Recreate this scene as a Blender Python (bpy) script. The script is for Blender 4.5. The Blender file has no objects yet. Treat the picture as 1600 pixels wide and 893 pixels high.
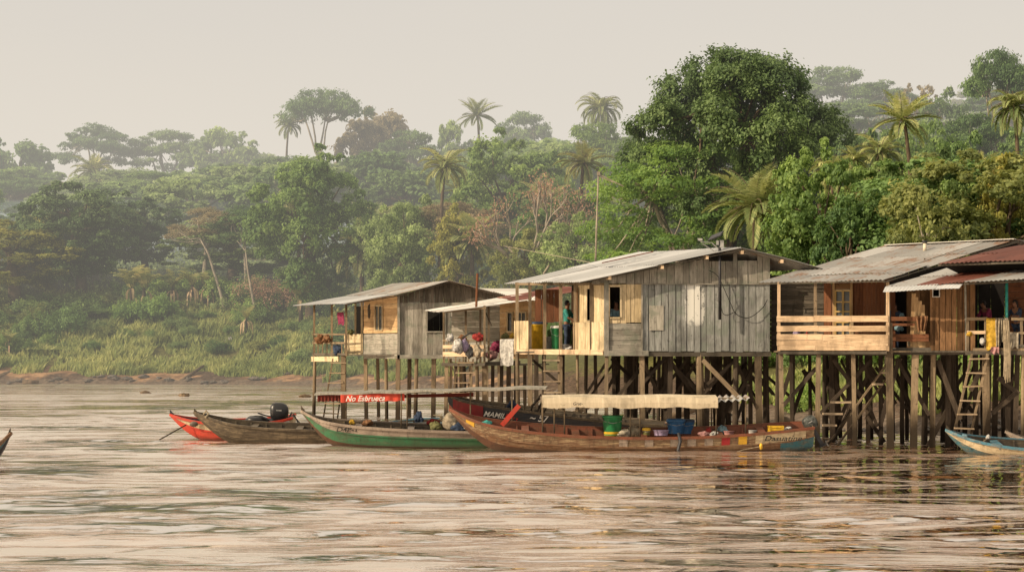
import bpy, math, random
import numpy as np
from mathutils import Vector, Matrix

random.seed(7)
RNG = np.random.default_rng(11)
F, H, CX, HY = 3111.0, 2.9, 800.0, 550.0      # focal length in photo pixels, eye height, horizon row
SC = bpy.context.scene
COL = SC.collection

def at(px, py, Y):
    return Vector(((px-CX)*Y/F, Y, H-(py-HY)*Y/F))

# ------------------------------------------------------------------ tagging
def tag(o, label=None, cat=None, group=None, kind=None):
    if label: o['label'] = label
    if cat: o['category'] = cat
    if group: o['group'] = group
    if kind: o['kind'] = kind
    return o

def empty(name, loc, label=None, cat=None, group=None, rot=(0,0,0), parent=None):
    o = bpy.data.objects.new(name, None)
    o.empty_display_size = .3
    COL.objects.link(o); o.location = loc; o.rotation_euler = rot
    if parent: o.parent = parent
    return tag(o, label, cat, group)

# ------------------------------------------------------------------ mesh builder
class MB:
    def __init__(s):
        s.v=[]; s.f=[]; s.r=[]; s.uv=[]; s.m=[]
    def face(s, pts, rnd=.5, uv=None, m=0):
        b=len(s.v); s.v += [tuple(p) for p in pts]
        s.f.append(tuple(range(b,b+len(pts)))); s.r.append(rnd); s.m.append(m)
        s.uv += (uv if uv else [(0,0)]*len(pts))
    def bar(s, p0, p1, w, h=None, rnd=None, up=(0,0,1), m=0, w1=None):
        """beam of section w x h from p0 to p1; uv = (across, along) in metres"""
        p0=Vector(p0); p1=Vector(p1); h = w if h is None else h
        d=(p1-p0); L=d.length
        if L<1e-6: return
        d/=L; up=Vector(up)
        if abs(d.dot(up))>.97: up=Vector((0,1,0)) if abs(d.y)<.9 else Vector((1,0,0))
        a=d.cross(up).normalized(); b=a.cross(d).normalized()
        rnd=random.random() if rnd is None else rnd
        k = 1 if w1 is None else w1/w
        o=random.random()*40; q=random.random()*40
        c0=[p0+a*(x*w/2)+b*(y*h/2) for x,y in((-1,-1),(1,-1),(1,1),(-1,1))]
        c1=[p1+a*(x*w/2*k)+b*(y*h/2*k) for x,y in((-1,-1),(1,-1),(1,1),(-1,1))]
        for i in range(4):
            j=(i+1)%4; ww = w if i%2==0 else h
            s.face([c0[i],c0[j],c1[j],c1[i]], rnd, [(o,q),(o+ww,q),(o+ww,q+L),(o,q+L)], m)
        s.face(c0[::-1], rnd, [(o,q)]*4, m); s.face(c1, rnd, [(o,q)]*4, m)
    def box(s, c, sx, sy, sz, rnd=.5, m=0, rz=0):
        c=Vector(c); d=Vector((math.cos(rz),math.sin(rz),0))
        s.bar(c-d*sx/2, c+d*sx/2, sy, sz, rnd, m=m)
    def tube(s, pts, rad, n=6, rnd=.5, m=0, cap=True):
        pts=[Vector(p) for p in pts]
        if not hasattr(rad,'__len__'): rad=[rad]*len(pts)
        base=len(s.v); L=0; ls=[0]
        ref=None
        for i,p in enumerate(pts):
            d=(pts[min(i+1,len(pts)-1)]-pts[max(i-1,0)]).normalized()
            if ref is None:
                ref = d.orthogonal().normalized()
            a=(ref-d*ref.dot(d))
            a = a.normalized() if a.length>1e-4 else d.orthogonal().normalized()
            ref=a; b=d.cross(a)
            for k in range(n):
                t=2*math.pi*k/n
                s.v.append(tuple(p+(a*math.cos(t)+b*math.sin(t))*rad[i]))
            if i: L+=(p-pts[i-1]).length; ls.append(L)
        for i in range(len(pts)-1):
            for k in range(n):
                k2=(k+1)%n; q=base+i*n
                s.f.append((q+k,q+k2,q+n+k2,q+n+k)); s.r.append(rnd); s.m.append(m)
                s.uv += [(k*.1,ls[i]),(k*.1+.1,ls[i]),(k*.1+.1,ls[i+1]),(k*.1,ls[i+1])]
        if cap:
            for q,rev in((base,True),(base+(len(pts)-1)*n,False)):
                ids=list(range(q,q+n))
                s.f.append(tuple(ids[::-1] if rev else ids)); s.r.append(rnd); s.m.append(m); s.uv += [(0,0)]*n
    def lathe(s, prof, n=16, c=(0,0,0), rnd=.5, m=0, sy=1):
        c=Vector(c); base=len(s.v)
        for r,z in prof:
            for k in range(n):
                t=2*math.pi*k/n; s.v.append((c.x+r*math.cos(t), c.y+r*math.sin(t)*sy, c.z+z))
        for i in range(len(prof)-1):
            for k in range(n):
                k2=(k+1)%n; q=base+i*n
                s.f.append((q+k,q+k2,q+n+k2,q+n+k)); s.r.append(rnd); s.m.append(m)
                s.uv += [(k*.1,prof[i][1]),(k*.1+.1,prof[i][1]),(k*.1+.1,prof[i+1][1]),(k*.1,prof[i+1][1])]
    def blob(s, c, rx, ry, rz, seed=0, n=10, rough=.2, rnd=.5, m=0, flatten=False):
        rr=random.Random(seed); base=len(s.v); c=Vector(c)
        ph=[rr.random()*6 for _ in range(6)]
        rows=n//2+1
        for i in range(rows+1):
            th=math.pi*i/rows
            for k in range(n):
                t=2*math.pi*k/n
                q=1+rough*(.25*math.sin(9*t+ph[3]+4*th)+.3*math.sin(7*t-ph[4]-9*th)+math.sin(2*t+ph[0]+3*th)*.5+math.sin(3*t+ph[1]-2*th)*.4+math.sin(5*t+ph[2]+5*th)*.25)
                z=math.cos(th)*rz*q
                if flatten: z=max(z,-rz*.3)
                s.v.append((c.x+math.sin(th)*math.cos(t)*rx*q, c.y+math.sin(th)*math.sin(t)*ry*q, c.z+z))
        for i in range(rows):
            for k in range(n):
                k2=(k+1)%n; q=base+i*n
                s.f.append((q+k,q+n+k,q+n+k2,q+k2)); s.r.append(rnd); s.m.append(m)
                s.uv += [(k*.1,i*.1)]*4
    def build(s, name, mat, parent=None, smooth=False, bevel=0, local=False):
        me=bpy.data.meshes.new(name)
        off=Vector((0,0,0))
        if parent is not None and not local:
            q=parent
            while q is not None: off+=q.location; q=q.parent
        v=[(a[0]-off.x,a[1]-off.y,a[2]-off.z) for a in s.v]
        me.from_pydata(v,[],s.f)
        mats = mat if isinstance(mat,(list,tuple)) else [mat]
        for q in mats: me.materials.append(q)
        at_=me.attributes.new('rnd','FLOAT','FACE'); at_.data.foreach_set('value', np.array(s.r,dtype=np.float32))
        me.polygons.foreach_set('material_index', np.array(s.m,dtype=np.int32))
        if smooth: me.polygons.foreach_set('use_smooth',[True]*len(s.f))
        ul=me.uv_layers.new(name='UVMap'); ul.data.foreach_set('uv', np.array(s.uv,dtype=np.float32).ravel())
        me.update()
        o=bpy.data.objects.new(name,me); COL.objects.link(o)
        if parent is not None: o.parent=parent
        if bevel:
            b=o.modifiers.new('b','BEVEL'); b.width=bevel; b.segments=2; b.limit_method='ANGLE'
        return o

# ------------------------------------------------------------------ node helpers
def srgb(r,g,b):
    f=lambda c:(c/255/12.92) if c/255<=.04045 else ((c/255+.055)/1.055)**2.4
    return (f(r),f(g),f(b))

class NT:
    def __init__(s, name):
        s.mat=bpy.data.materials.new(name); s.mat.use_nodes=True
        s.t=s.mat.node_tree; s.t.nodes.clear()
        s.out=s.t.nodes.new('ShaderNodeOutputMaterial')
    def n(s, typ, ins=None, **kw):
        nd=s.t.nodes.new(typ)
        for k,v in kw.items(): setattr(nd,k,v)
        for k,v in (ins or {}).items():
            sock=nd.inputs[k]
            if isinstance(v, bpy.types.NodeSocket): s.t.links.new(v, sock)
            elif v is not None:
                if sock.type in('RGBA',) and len(v)==3: v=(*v,1)
                sock.default_value=v
        return nd
    def noise(s, vec, scale, detail=4, rough=.6, dist=0):
        return s.n('ShaderNodeTexNoise',{'Vector':vec,'Scale':scale,'Detail':detail,'Roughness':rough,'Distortion':dist}).outputs['Fac']
    def math(s, op, a, b=None, c=None, clamp=False):
        nd=s.t.nodes.new('ShaderNodeMath'); nd.operation=op; nd.use_clamp=clamp
        for i,v in enumerate((a,b,c)):
            if v is None: continue
            if isinstance(v,bpy.types.NodeSocket): s.t.links.new(v,nd.inputs[i])
            else: nd.inputs[i].default_value=v
        return nd.outputs[0]
    def step(s, v, lo, hi, a=0., b=1.):
        nd=s.n('ShaderNodeMapRange',{'Value':v,'From Min':lo,'From Max':hi,'To Min':a,'To Max':b}); nd.interpolation_type='SMOOTHSTEP'
        return nd.outputs['Result']
    def mix(s, f, a, b, mode='MIX'):
        nd=s.t.nodes.new('ShaderNodeMix'); nd.data_type='RGBA'; nd.blend_type=mode
        for k,v in((0,f),(6,a),(7,b)):
            sock=nd.inputs[k]
            if isinstance(v,bpy.types.NodeSocket): s.t.links.new(v,sock)
            else: sock.default_value = v if k==0 else ((*v,1) if len(v)==3 else v)
        return nd.outputs[2]
    def ramp(s, f, stops):
        nd=s.t.nodes.new('ShaderNodeValToRGB'); e=nd.color_ramp.elements
        while len(e)<len(stops): e.new(.5)
        for i,(p,c) in enumerate(stops): e[i].position=p; e[i].color=(*c,1)
        s.t.links.new(f,nd.inputs[0]); return nd.outputs[0]
    def attr(s, name='rnd'):
        nd=s.n('ShaderNodeAttribute'); nd.attribute_name=name; return nd.outputs['Fac']
    def scale(s, vec, sc):
        nd=s.n('ShaderNodeMapping',{'Vector':vec}); nd.inputs['Scale'].default_value=sc; return nd.outputs[0]
    def finish(s, color, rough=.8, bump=None, bs=.3, bd=.02, spec=.3, metal=0., **kw):
        b=s.n('ShaderNodeBsdfPrincipled',{'Base Color':color,'Roughness':rough,'Metallic':metal,'Specular IOR Level':spec})
        if bump is not None:
            bn=s.n('ShaderNodeBump',{'Height':bump,'Strength':bs,'Distance':bd}); s.t.links.new(bn.outputs[0],b.inputs['Normal'])
        s.t.links.new(b.outputs[0],s.out.inputs[0]); s.b=b
        return s.mat

def wood(name, c0, c1, grain=.5, stain=.5, moss=None, wet_shade=None, splash=False, sc=1.0, nails=False):
    """weathered timber: board tint, grain along the board, stains; wet = (z, colour) darkens towards the water"""
    t=NT(name); uv=t.n('ShaderNodeUVMap').outputs[0]; pos=t.n('ShaderNodeNewGeometry').outputs['Position']
    base=t.ramp(t.attr(),[(0,c0),(1,c1)])
    g=t.noise(t.scale(uv,(38*sc,2.2*sc,1)),1,5,.65)
    g2=t.noise(t.scale(uv,(9,1.1,1)),1,3,.5)
    c=t.mix(t.step(g,.35,.75,0,grain),base,tuple(x*.38 for x in c0))
    c=t.mix(t.step(g2,.45,.8,0,.5),c,tuple(min(1,x*1.25) for x in c1))
    s=t.noise(t.scale(pos,(1,1,.45)),1.7,5,.65)
    c=t.mix(t.step(s,.47,.7,0,stain),c,tuple(x*.3 for x in c0))
    s3=t.noise(pos,7,3,.6)
    c=t.mix(t.step(s3,.6,.72,0,stain*.7),c,tuple(x*.25 for x in c0))
    if moss:
        s2=t.noise(pos,2.6,4,.6)
        c=t.mix(t.step(s2,.5,.66,0,.55),c,moss)
    if splash:
        sep=t.n('ShaderNodeSeparateXYZ',{'Vector':pos}); X=sep.outputs[0]; Z=sep.outputs[2]
        mx=t.math('MULTIPLY',t.step(X,splash[0],splash[0]+.5),t.step(X,splash[1]-.5,splash[1],1,0))
        mz=t.math('MULTIPLY',t.step(Z,splash[2],splash[2]+.5),t.step(Z,splash[3]-.12,splash[3],1,0))
        mk=t.math('MULTIPLY',mx,mz)
        nn=t.noise(t.scale(pos,(1,1,.6)),3.6,7,.75)
        k=t.step(t.math('ADD',nn,t.math('MULTIPLY',mk,.34)),.68,.74)
        k=t.math('MULTIPLY',k,mk)
        c=t.mix(k,c,(.62,.62,.58))
    if wet_shade:
        z=t.n('ShaderNodeSeparateXYZ',{'Vector':pos}).outputs[2]
        zz=t.math('ADD',z,t.math('MULTIPLY',t.math('SUBTRACT',t.noise(pos,3,3,.6),.5),.7))
        c=t.mix(t.step(zz,wet_shade[0]*.3,wet_shade[0],1,0),c,wet_shade[1])
    return t.finish(c,.85,g,.35,.012,.2)

def paint(name, col, under=(.12,.09,.06), wear=.5, dirt=.5, rough=.55, sc=1.0):
    t=NT(name); pos=t.n('ShaderNodeTexCoord').outputs['Object']
    n1=t.noise(t.scale(pos,(.55*sc,1*sc,1.6*sc)),4,6,.7); n2=t.noise(pos,1.3*sc,5,.6); n3=t.noise(t.scale(pos,(.10,1,1.6)),11*sc,5,.75)
    c=t.mix(t.step(n2,.3,.75,0,.6),col,tuple(x*.55 for x in col))
    c=t.mix(t.step(n1,.44,.62,0,dirt),c,tuple(.5*x+.5*y for x,y in zip(under,(x*.3 for x in col))))
    c=t.mix(t.step(n3,.62-.14*wear,.68-.12*wear,0,.95*wear),c,under)
    n6=t.noise(t.scale(pos,(2.2,2,.5)),6,4,.7)
    c=t.mix(t.step(n6,.52,.66,0,.55*dirt+.1),c,(.035,.026,.018))
    z=t.n('ShaderNodeSeparateXYZ',{'Vector':pos}).outputs[2]
    zz=t.math('ADD',z,t.math('MULTIPLY',t.math('SUBTRACT',n1,.5),.3))
    c=t.mix(t.step(zz,.0,.22,.85,0),c,(.05,.04,.028))
    return t.finish(c,rough,n3,.3,.01,.35)

def plain(name, col, rough=.7, var=.25, metal=0, sc=6, spec=.3):
    t=NT(name); pos=t.n('ShaderNodeTexCoord').outputs['Object']
    n=t.noise(pos,sc,4,.6)
    c=t.mix(t.step(n,.35,.7,0,1),col,tuple(x*(1-var*1.6) if var<.6 else x*.2 for x in col))
    return t.finish(c,rough,n,.2,.01,spec,metal)

def roofing(name, base, rust, amt=.3, hi=None, streak=True):
    t=NT(name); uv=t.n('ShaderNodeUVMap').outputs[0]; pos=t.n('ShaderNodeNewGeometry').outputs['Position']
    r=t.attr()
    c=t.ramp(r,[(0,tuple(x*.72 for x in base)),(.6,base),(1,hi or tuple(min(1,x*1.2) for x in base))])
    n=t.noise(t.scale(uv,(5.,.7,1)),1,6,.7); n2=t.noise(pos,1.1,5,.65); n3=t.noise(t.scale(uv,(1.2,.5,1)),1,4,.6)
    m=t.math('ADD',t.math('MULTIPLY',n,.5),t.math('MULTIPLY',n2,.5))
    c=t.mix(t.step(n3,.5,.75,0,.5),c,tuple(x*.6 for x in base))
    c=t.mix(t.step(m,.66-.3*amt,.76-.3*amt,0,.95),c,rust)
    n4=t.noise(t.scale(uv,(1.5,6,1)),1,3,.6)
    c=t.mix(t.step(n4,.66,.72,0,.5),c,tuple(x*.35 for x in rust))
    n5=t.noise(pos,9,3,.6)
    c=t.mix(t.step(n5,.70,.74,0,.7),c,(.03,.025,.02))
    return t.finish(c,.6,n,.15,.01,.4,0.0)

def leafmat(name, dark, mid, light, trans=.35, hue=.03, rough=.6):
    dark,mid,light=[tuple(x*2.6 for x in q) for q in (dark,mid,light)]
    t=NT(name); oi=t.n('ShaderNodeObjectInfo').outputs['Random']
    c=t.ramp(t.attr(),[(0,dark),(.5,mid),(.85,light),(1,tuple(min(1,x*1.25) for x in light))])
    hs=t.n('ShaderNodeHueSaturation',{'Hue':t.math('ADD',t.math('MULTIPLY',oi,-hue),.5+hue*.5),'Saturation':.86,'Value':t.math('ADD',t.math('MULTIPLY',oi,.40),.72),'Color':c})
    b=t.n('ShaderNodeBsdfPrincipled',{'Base Color':hs.outputs[0],'Roughness':rough,'Specular IOR Level':.25})
    tc=t.mix(.5,hs.outputs[0],tuple(min(1,x*1.6) for x in light))
    tr=t.n('ShaderNodeBsdfTranslucent',{'Color':tc})
    mx=t.n('ShaderNodeMixShader',{0:trans,1:b.outputs[0],2:tr.outputs[0]})
    t.t.links.new(mx.outputs[0],t.out.inputs[0])
    return t.mat
# ------------------------------------------------------------------ materials
M={}
M['w_new']=wood('new_timber',(.44,.31,.19),(.72,.54,.36),.7,.6)
M['w_cream']=wood('pale_cream_timber',(.46,.36,.21),(.70,.57,.37),.65,.6)  # pale yellow unpainted planks
M['w_orange']=wood('orange_timber',(.38,.24,.12),(.60,.42,.23),.6,.55)
M['w_grey']=wood('grey_weathered_timber',(.19,.175,.145),(.38,.36,.31),.7,.6,moss=(.15,.17,.13))
M['w_wall']=wood('grey_gable_boards',(.18,.185,.175),(.35,.36,.345),.75,.65,moss=(.16,.19,.155),splash=(5.35,6.5,3.5,5.25))
M['w_dark']=wood('dark_grey_timber',(.075,.065,.05),(.15,.13,.105),.65,.7)
M['w_brown']=wood('brown_boards',(.10,.04,.02),(.21,.09,.045),.5,.5)
M['w_tan']=wood('tan_brown_boards',(.12,.065,.03),(.30,.17,.085),.6,.6)
M['w_green']=wood('green_painted_boards',(.08,.14,.05),(.13,.21,.09),.5,.5)
M['w_post']=wood('weathered_post_timber',(.13,.098,.065),(.31,.235,.15),.65,.8,wet_shade=(1.5,(.03,.022,.014)))  # dark foot: damp plus shade under the floors, painted in
M['w_postd']=wood('shaded_stilt_timber',(.04,.03,.022),(.11,.085,.062),.6,.6,wet_shade=(.9,(.02,.014,.01)))  # back stilts: under-floor shade put into a darker timber colour
M['w_bright']=wood('bright_step_timber',(.30,.22,.14),(.46,.36,.25),.5,.5,wet_shade=(.5,(.06,.045,.03)))
M['r_grey']=roofing('grey_zinc_sheet',(.37,.38,.385),(.26,.17,.11),.28,hi=(.52,.53,.54))
M['r_mix']=roofing('streaked_zinc_sheet',(.29,.285,.27),(.21,.125,.08),.55,hi=(.40,.395,.38))
M['r_rust']=roofing('rusted_sheet',(.14,.045,.03),(.075,.026,.02),.5,hi=(.20,.085,.06))
M['r_white']=roofing('bright_zinc_sheet',(.58,.56,.52),(.34,.25,.18),.2,hi=(.72,.70,.66))
M['dark']=plain('painted_inside_shade',(.012,.010,.009),.95,.2)  # near-black colour stands in for the shade inside
M['glass']=plain('dusky_pane',(.10,.11,.11),.15,.3,spec=.6)
M['frame_y']=wood('yellow_window_frame',(.50,.34,.13),(.62,.45,.2),.3,.3)
M['metal_d']=plain('dark_metal',(.05,.05,.055),.45,.3,.5)
M['metal_l']=plain('pale_metal',(.42,.42,.40),.45,.25,.4)
M['black']=plain('black_plastic',(.014,.014,.016),.35,.2,spec=.5)
M['motor_grey']=plain('worn_motor_grey',(.12,.13,.12),.5,.5,.3,9)
M['rope']=plain('rope_fibre',(.35,.29,.2),.9,.3)
M['cable']=plain('black_cable',(.02,.02,.02),.7,.2)
M['tarp']=wood('cream_tarpaulin',(.44,.37,.26),(.60,.52,.38),.2,.5)
M['white_txt']=plain('white_lettering_paint',(.78,.75,.7),.7,.25,sc=30)
M['dark_txt']=plain('dark_lettering_paint',(.03,.028,.025),.7,.2)
M['skin']=plain('brown_skin',(.20,.10,.06),.6,.1)
M['hair']=plain('black_hair',(.012,.010,.009),.6,.1)
M['mud']=None
for k,c in {'yellow':(.72,.44,.03),'orange':(.65,.18,.03),'green':(.03,.22,.08),'blue':(.03,.13,.32),'teal':(.04,.36,.32),
            'red':(.45,.03,.025),'white':(.66,.65,.62),'lilac':(.45,.36,.55),'pink':(.55,.28,.27),'beige':(.5,.42,.3),'dkblue':(.03,.06,.13),
            'magenta':(.30,.02,.09),'brownc':(.28,.13,.05),'lightblue':(.25,.42,.5),'grey':(.2,.2,.2),'olive':(.2,.2,.07),'cream':(.62,.55,.42)}.items():
    M['p_'+k]=plain(k+'_plastic',c,.45,.25,sc=5,spec=.4)
    M['c_'+k]=plain(k+'_cloth',tuple(x*.7+.03 for x in c),.9,.35,sc=9,spec=.1)
LM={
 'green':leafmat('broad_leaf_green',(.020,.038,.010),(.048,.090,.020),(.105,.155,.030)),
 'dark':leafmat('dark_leaf_green',(.012,.026,.010),(.028,.055,.016),(.060,.098,.026),.25),
 'dust':leafmat('dusty_leaf_green',(.028,.046,.016),(.066,.100,.032),(.13,.175,.055),.4),
 'deep':leafmat('deep_leaf_green',(.014,.030,.011),(.035,.070,.018),(.080,.130,.028),.28),
 'bright':leafmat('fresh_leaf_green',(.024,.048,.012),(.064,.115,.024),(.13,.19,.036),.42),
 'olive':leafmat('olive_leaf',(.026,.036,.011),(.06,.078,.020),(.125,.135,.032)),
 'yellow':leafmat('yellow_green_leaf',(.035,.044,.010),(.09,.105,.018),(.18,.17,.03),.42),
 'brown':leafmat('brownish_leaf',(.05,.042,.022),(.105,.085,.042),(.17,.135,.07)),
 'red':leafmat('reddish_leaf',(.07,.040,.028),(.15,.082,.052),(.22,.13,.08)),
 'palm':leafmat('palm_leaflet',(.030,.046,.014),(.075,.105,.030),(.18,.19,.065),.35),
 'palmy':leafmat('yellowish_palm_leaflet',(.03,.046,.014),(.075,.10,.030),(.20,.185,.065),.4),  # yellower variant of the palm leaf colour
 'dry':leafmat('dry_leaf',(.10,.065,.035),(.19,.13,.07),(.28,.20,.11),.2),
 'grass':leafmat('bank_grass_blade',(.034,.054,.016),(.082,.112,.030),(.165,.175,.055),.4),
}
def barkmat(name,c):
    t=NT(name); uv=t.n('ShaderNodeUVMap').outputs[0]; pos=t.n('ShaderNodeTexCoord').outputs['Object']
    n=t.noise(t.scale(pos,(1,1,.4)),3,5,.65)
    col=t.mix(t.step(n,.35,.7,0,1),c,tuple(x*.45 for x in c))
    return t.finish(col,.9,n,.4,.05,.1)
M['bark']=barkmat('brown_bark',(.13,.10,.07)); M['bark_p']=barkmat('pale_bark',(.34,.30,.24)); M['bark_d']=barkmat('dark_bark',(.06,.05,.035))
M['deadwood']=barkmat('driftwood_bark',(.20,.15,.10))

# ------------------------------------------------------------------ world, sun, camera, haze
SUN_DIR=Vector((-.80,-.40,.47)).normalized()
EL=math.asin(SUN_DIR.z); AZ=math.atan2(SUN_DIR.x,SUN_DIR.y)
w=bpy.data.worlds.new('World'); SC.world=w; w.use_nodes=True
nt=w.node_tree; bg=nt.nodes['Background']
sky=nt.nodes.new('ShaderNodeTexSky'); sky.sky_type='NISHITA'; sky.sun_disc=False
sky.sun_elevation=EL; sky.sun_rotation=AZ; sky.dust_density=6; sky.air_density=1.4; sky.ozone_density=.6
mixn=nt.nodes.new('ShaderNodeMix'); mixn.data_type='RGBA'; mixn.inputs[0].default_value=.86
nt.links.new(sky.outputs[0],mixn.inputs[6]); 
tcw=nt.nodes.new('ShaderNodeTexCoord'); sep=nt.nodes.new('ShaderNodeSeparateXYZ'); nt.links.new(tcw.outputs['Generated'],sep.inputs[0])
nzw=nt.nodes.new('ShaderNodeTexNoise'); nzw.inputs['Scale'].default_value=3.2; nzw.inputs['Detail'].default_value=3
mpw=nt.nodes.new('ShaderNodeMapping'); mpw.inputs['Scale'].default_value=(1,1,4); nt.links.new(tcw.outputs['Generated'],mpw.inputs[0]); nt.links.new(mpw.outputs[0],nzw.inputs[0])
mad=nt.nodes.new('ShaderNodeMath'); mad.operation='MULTIPLY_ADD'; mad.inputs[1].default_value=.10; nt.links.new(nzw.outputs[0],mad.inputs[0]); nt.links.new(sep.outputs[2],mad.inputs[2])
rp=nt.nodes.new('ShaderNodeValToRGB'); e_=rp.color_ramp.elements; e_[0].position=.06; e_[0].color=(.84,.73,.60,1); e_[1].position=.24; e_[1].color=(.67,.615,.56,1); q_=e_.new(.42); q_.color=(1.0,.86,.68,1); nt.links.new(mad.outputs[0],rp.inputs[0])
vm=nt.nodes.new('ShaderNodeVectorMath'); vm.operation='SCALE'; vm.inputs['Scale'].default_value=10; nt.links.new(rp.outputs[0],vm.inputs[0])
nt.links.new(vm.outputs[0],mixn.inputs[7])
nt.links.new(mixn.outputs[2],bg.inputs[0]); bg.inputs[1].default_value=.11
L=bpy.data.lights.new('sun','SUN'); L.energy=5; L.angle=math.radians(.6); L.color=(1,.80,.56)
so=bpy.data.objects.new('sun',L); COL.objects.link(so); so.rotation_euler=SUN_DIR.to_track_quat('Z','Y').to_euler(); so.location=(-60,-30,50)
cam=bpy.data.cameras.new('camera'); co=bpy.data.objects.new('camera',cam); COL.objects.link(co)
co.location=(0,0,H); co.rotation_euler=(math.pi/2,0,0); cam.sensor_width=36; cam.lens=36*F/1600; cam.shift_y=(HY-446.5)/1600
cam.clip_end=6000; cam.clip_start=.5; SC.camera=co
SC.render.engine='CYCLES'; SC.view_settings.view_transform='Standard'; SC.view_settings.look='None'
SC.view_settings.exposure=0; SC.view_settings.gamma=1
SC.cycles.use_denoising=True; SC.cycles.max_bounces=8; SC.cycles.transparent_max_bounces=8; SC.cycles.diffuse_bounces=3
SC.cycles.sample_clamp_indirect=4

def make_haze():
    m=bpy.data.materials.new('river_haze'); m.use_nodes=True; t=m.node_tree; t.nodes.clear()
    out=t.nodes.new('ShaderNodeOutputMaterial'); ab=t.nodes.new('ShaderNodeVolumeAbsorption'); em=t.nodes.new('ShaderNodeEmission'); ad=t.nodes.new('ShaderNodeAddShader')
    S=.0020
    ab.inputs['Color'].default_value=(0,0,0,1); ab.inputs['Density'].default_value=S
    em.inputs['Color'].default_value=(.775,.725,.64,1); em.inputs['Strength'].default_value=S  # self-glow stands in for daylight scattered by the haze
    t.links.new(ab.outputs[0],ad.inputs[0]); t.links.new(em.outputs[0],ad.inputs[1]); t.links.new(ad.outputs[0],out.inputs['Volume'])
    b=MB(); x0,x1,y0,y1,z0,z1=-420,420,128,1150,-3,72
    P=[(x0,y0,z0),(x1,y0,z0),(x1,y1,z0),(x0,y1,z0),(x0,y0,z1),(x1,y0,z1),(x1,y1,z1),(x0,y1,z1)]
    for q in((0,3,2,1),(4,5,6,7),(0,1,5,4),(1,2,6,5),(2,3,7,6),(3,0,4,7)): b.face([P[i] for i in q])
    o=b.build('haze',m); tag(o,'thin warm river haze hanging over the wooded hills','haze',kind='stuff')
make_haze()
def make_mist():
    m=bpy.data.materials.new('valley_mist'); m.use_nodes=True; t=m.node_tree; t.nodes.clear()
    out=t.nodes.new('ShaderNodeOutputMaterial'); ab=t.nodes.new('ShaderNodeVolumeAbsorption'); em=t.nodes.new('ShaderNodeEmission'); ad=t.nodes.new('ShaderNodeAddShader')
    S=.011
    ab.inputs['Color'].default_value=(0,0,0,1); ab.inputs['Density'].default_value=S
    em.inputs['Color'].default_value=(.60,.65,.575,1); em.inputs['Strength'].default_value=S  # emission replaces the daylight this mist would scatter
    t.links.new(ab.outputs[0],ad.inputs[0]); t.links.new(em.outputs[0],ad.inputs[1]); t.links.new(ad.outputs[0],out.inputs['Volume'])
    b=MB(); P=[(-120,230,-3),(-14,226,-3),(14,318,-3),(-120,318,-3),(-120,236,21),(-22,236,21),(-4,312,25),(-120,312,25)]
    for q in((0,3,2,1),(4,5,6,7),(0,1,5,4),(1,2,6,5),(2,3,7,6),(3,0,4,7)): b.face([P[i] for i in q])
    o=b.build('mist',m); tag(o,'pale bluish mist lying in the valley behind the left trees','mist',kind='stuff')
make_mist()

# ------------------------------------------------------------------ terrain
SH=np.array([(-260,186),(-80,185),(-46,182),(-30,180),(-18,172),(-4.8,150),(3.5,114),(8.2,90),(10.7,78),(13.2,71),(17,68),(25,65),(40,60),(80,50),(260,20)],dtype=float)
def dist_shore(X,Y):
    X=np.asarray(X,float); Y=np.asarray(Y,float); best=np.full(X.shape,1e9)
    for i in range(len(SH)-1):
        a=SH[i]; b=SH[i+1]; ab=b-a; t=np.clip(((X-a[0])*ab[0]+(Y-a[1])*ab[1])/(ab@ab),0,1)
        best=np.minimum(best,np.hypot(X-a[0]-t*ab[0],Y-a[1]-t*ab[1]))
    return np.where(Y>np.interp(X,SH[:,0],SH[:,1]),best,-best)
def vnoise(X,Y,sc,seed):
    r=np.random.default_rng(seed); n=64; g=r.random((n,n)); x=np.asarray(X)/sc; y=np.asarray(Y)/sc
    xi=np.floor(x).astype(int); yi=np.floor(y).astype(int); fx=x-xi; fy=y-yi; fx=fx*fx*(3-2*fx); fy=fy*fy*(3-2*fy)
    G=lambda i,j:g[i%n,j%n]
    return (G(xi,yi)*(1-fx)+G(xi+1,yi)*fx)*(1-fy)+(G(xi,yi+1)*(1-fx)+G(xi+1,yi+1)*fx)*fy
def height(X,Y):
    X=np.asarray(X,float); Y=np.asarray(Y,float)
    d=dist_shore(X,Y)+(vnoise(X,Y,6,1)-.5)*3+(vnoise(X,Y,2.2,2)-.5)*1.2
    h=np.interp(d,[-40,-4,0,1.5,5,12,20,35,80,150,250,400,900],[-4,-.9,-.02,.45,1.25,3.4,5.6,8.5,13.5,22,29,34,36])+np.clip((-8-X)/10,0,1)*np.interp(d,[6,12,22,40,110],[0,.9,2.6,2.6,0])
    h=h+14*np.clip((X-22)/40,0,1)*np.clip((Y-150)/90,0,1)
    k=np.clip((X-2)/22,0,1)*np.clip(1-(Y-90)/160,0,1)
    h=h*np.where(h>0,1-.35*k,1)
    h=h+np.where(d>1,(vnoise(X,Y,1.6,3)-.5)*.25*np.clip(d/4,0,1)+(vnoise(X,Y,30,4)-.5)*np.clip((d-30)/60,0,1)*6,0)
    return h
def hz(x,y): return float(height(np.array([x]),np.array([y]))[0])
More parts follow.
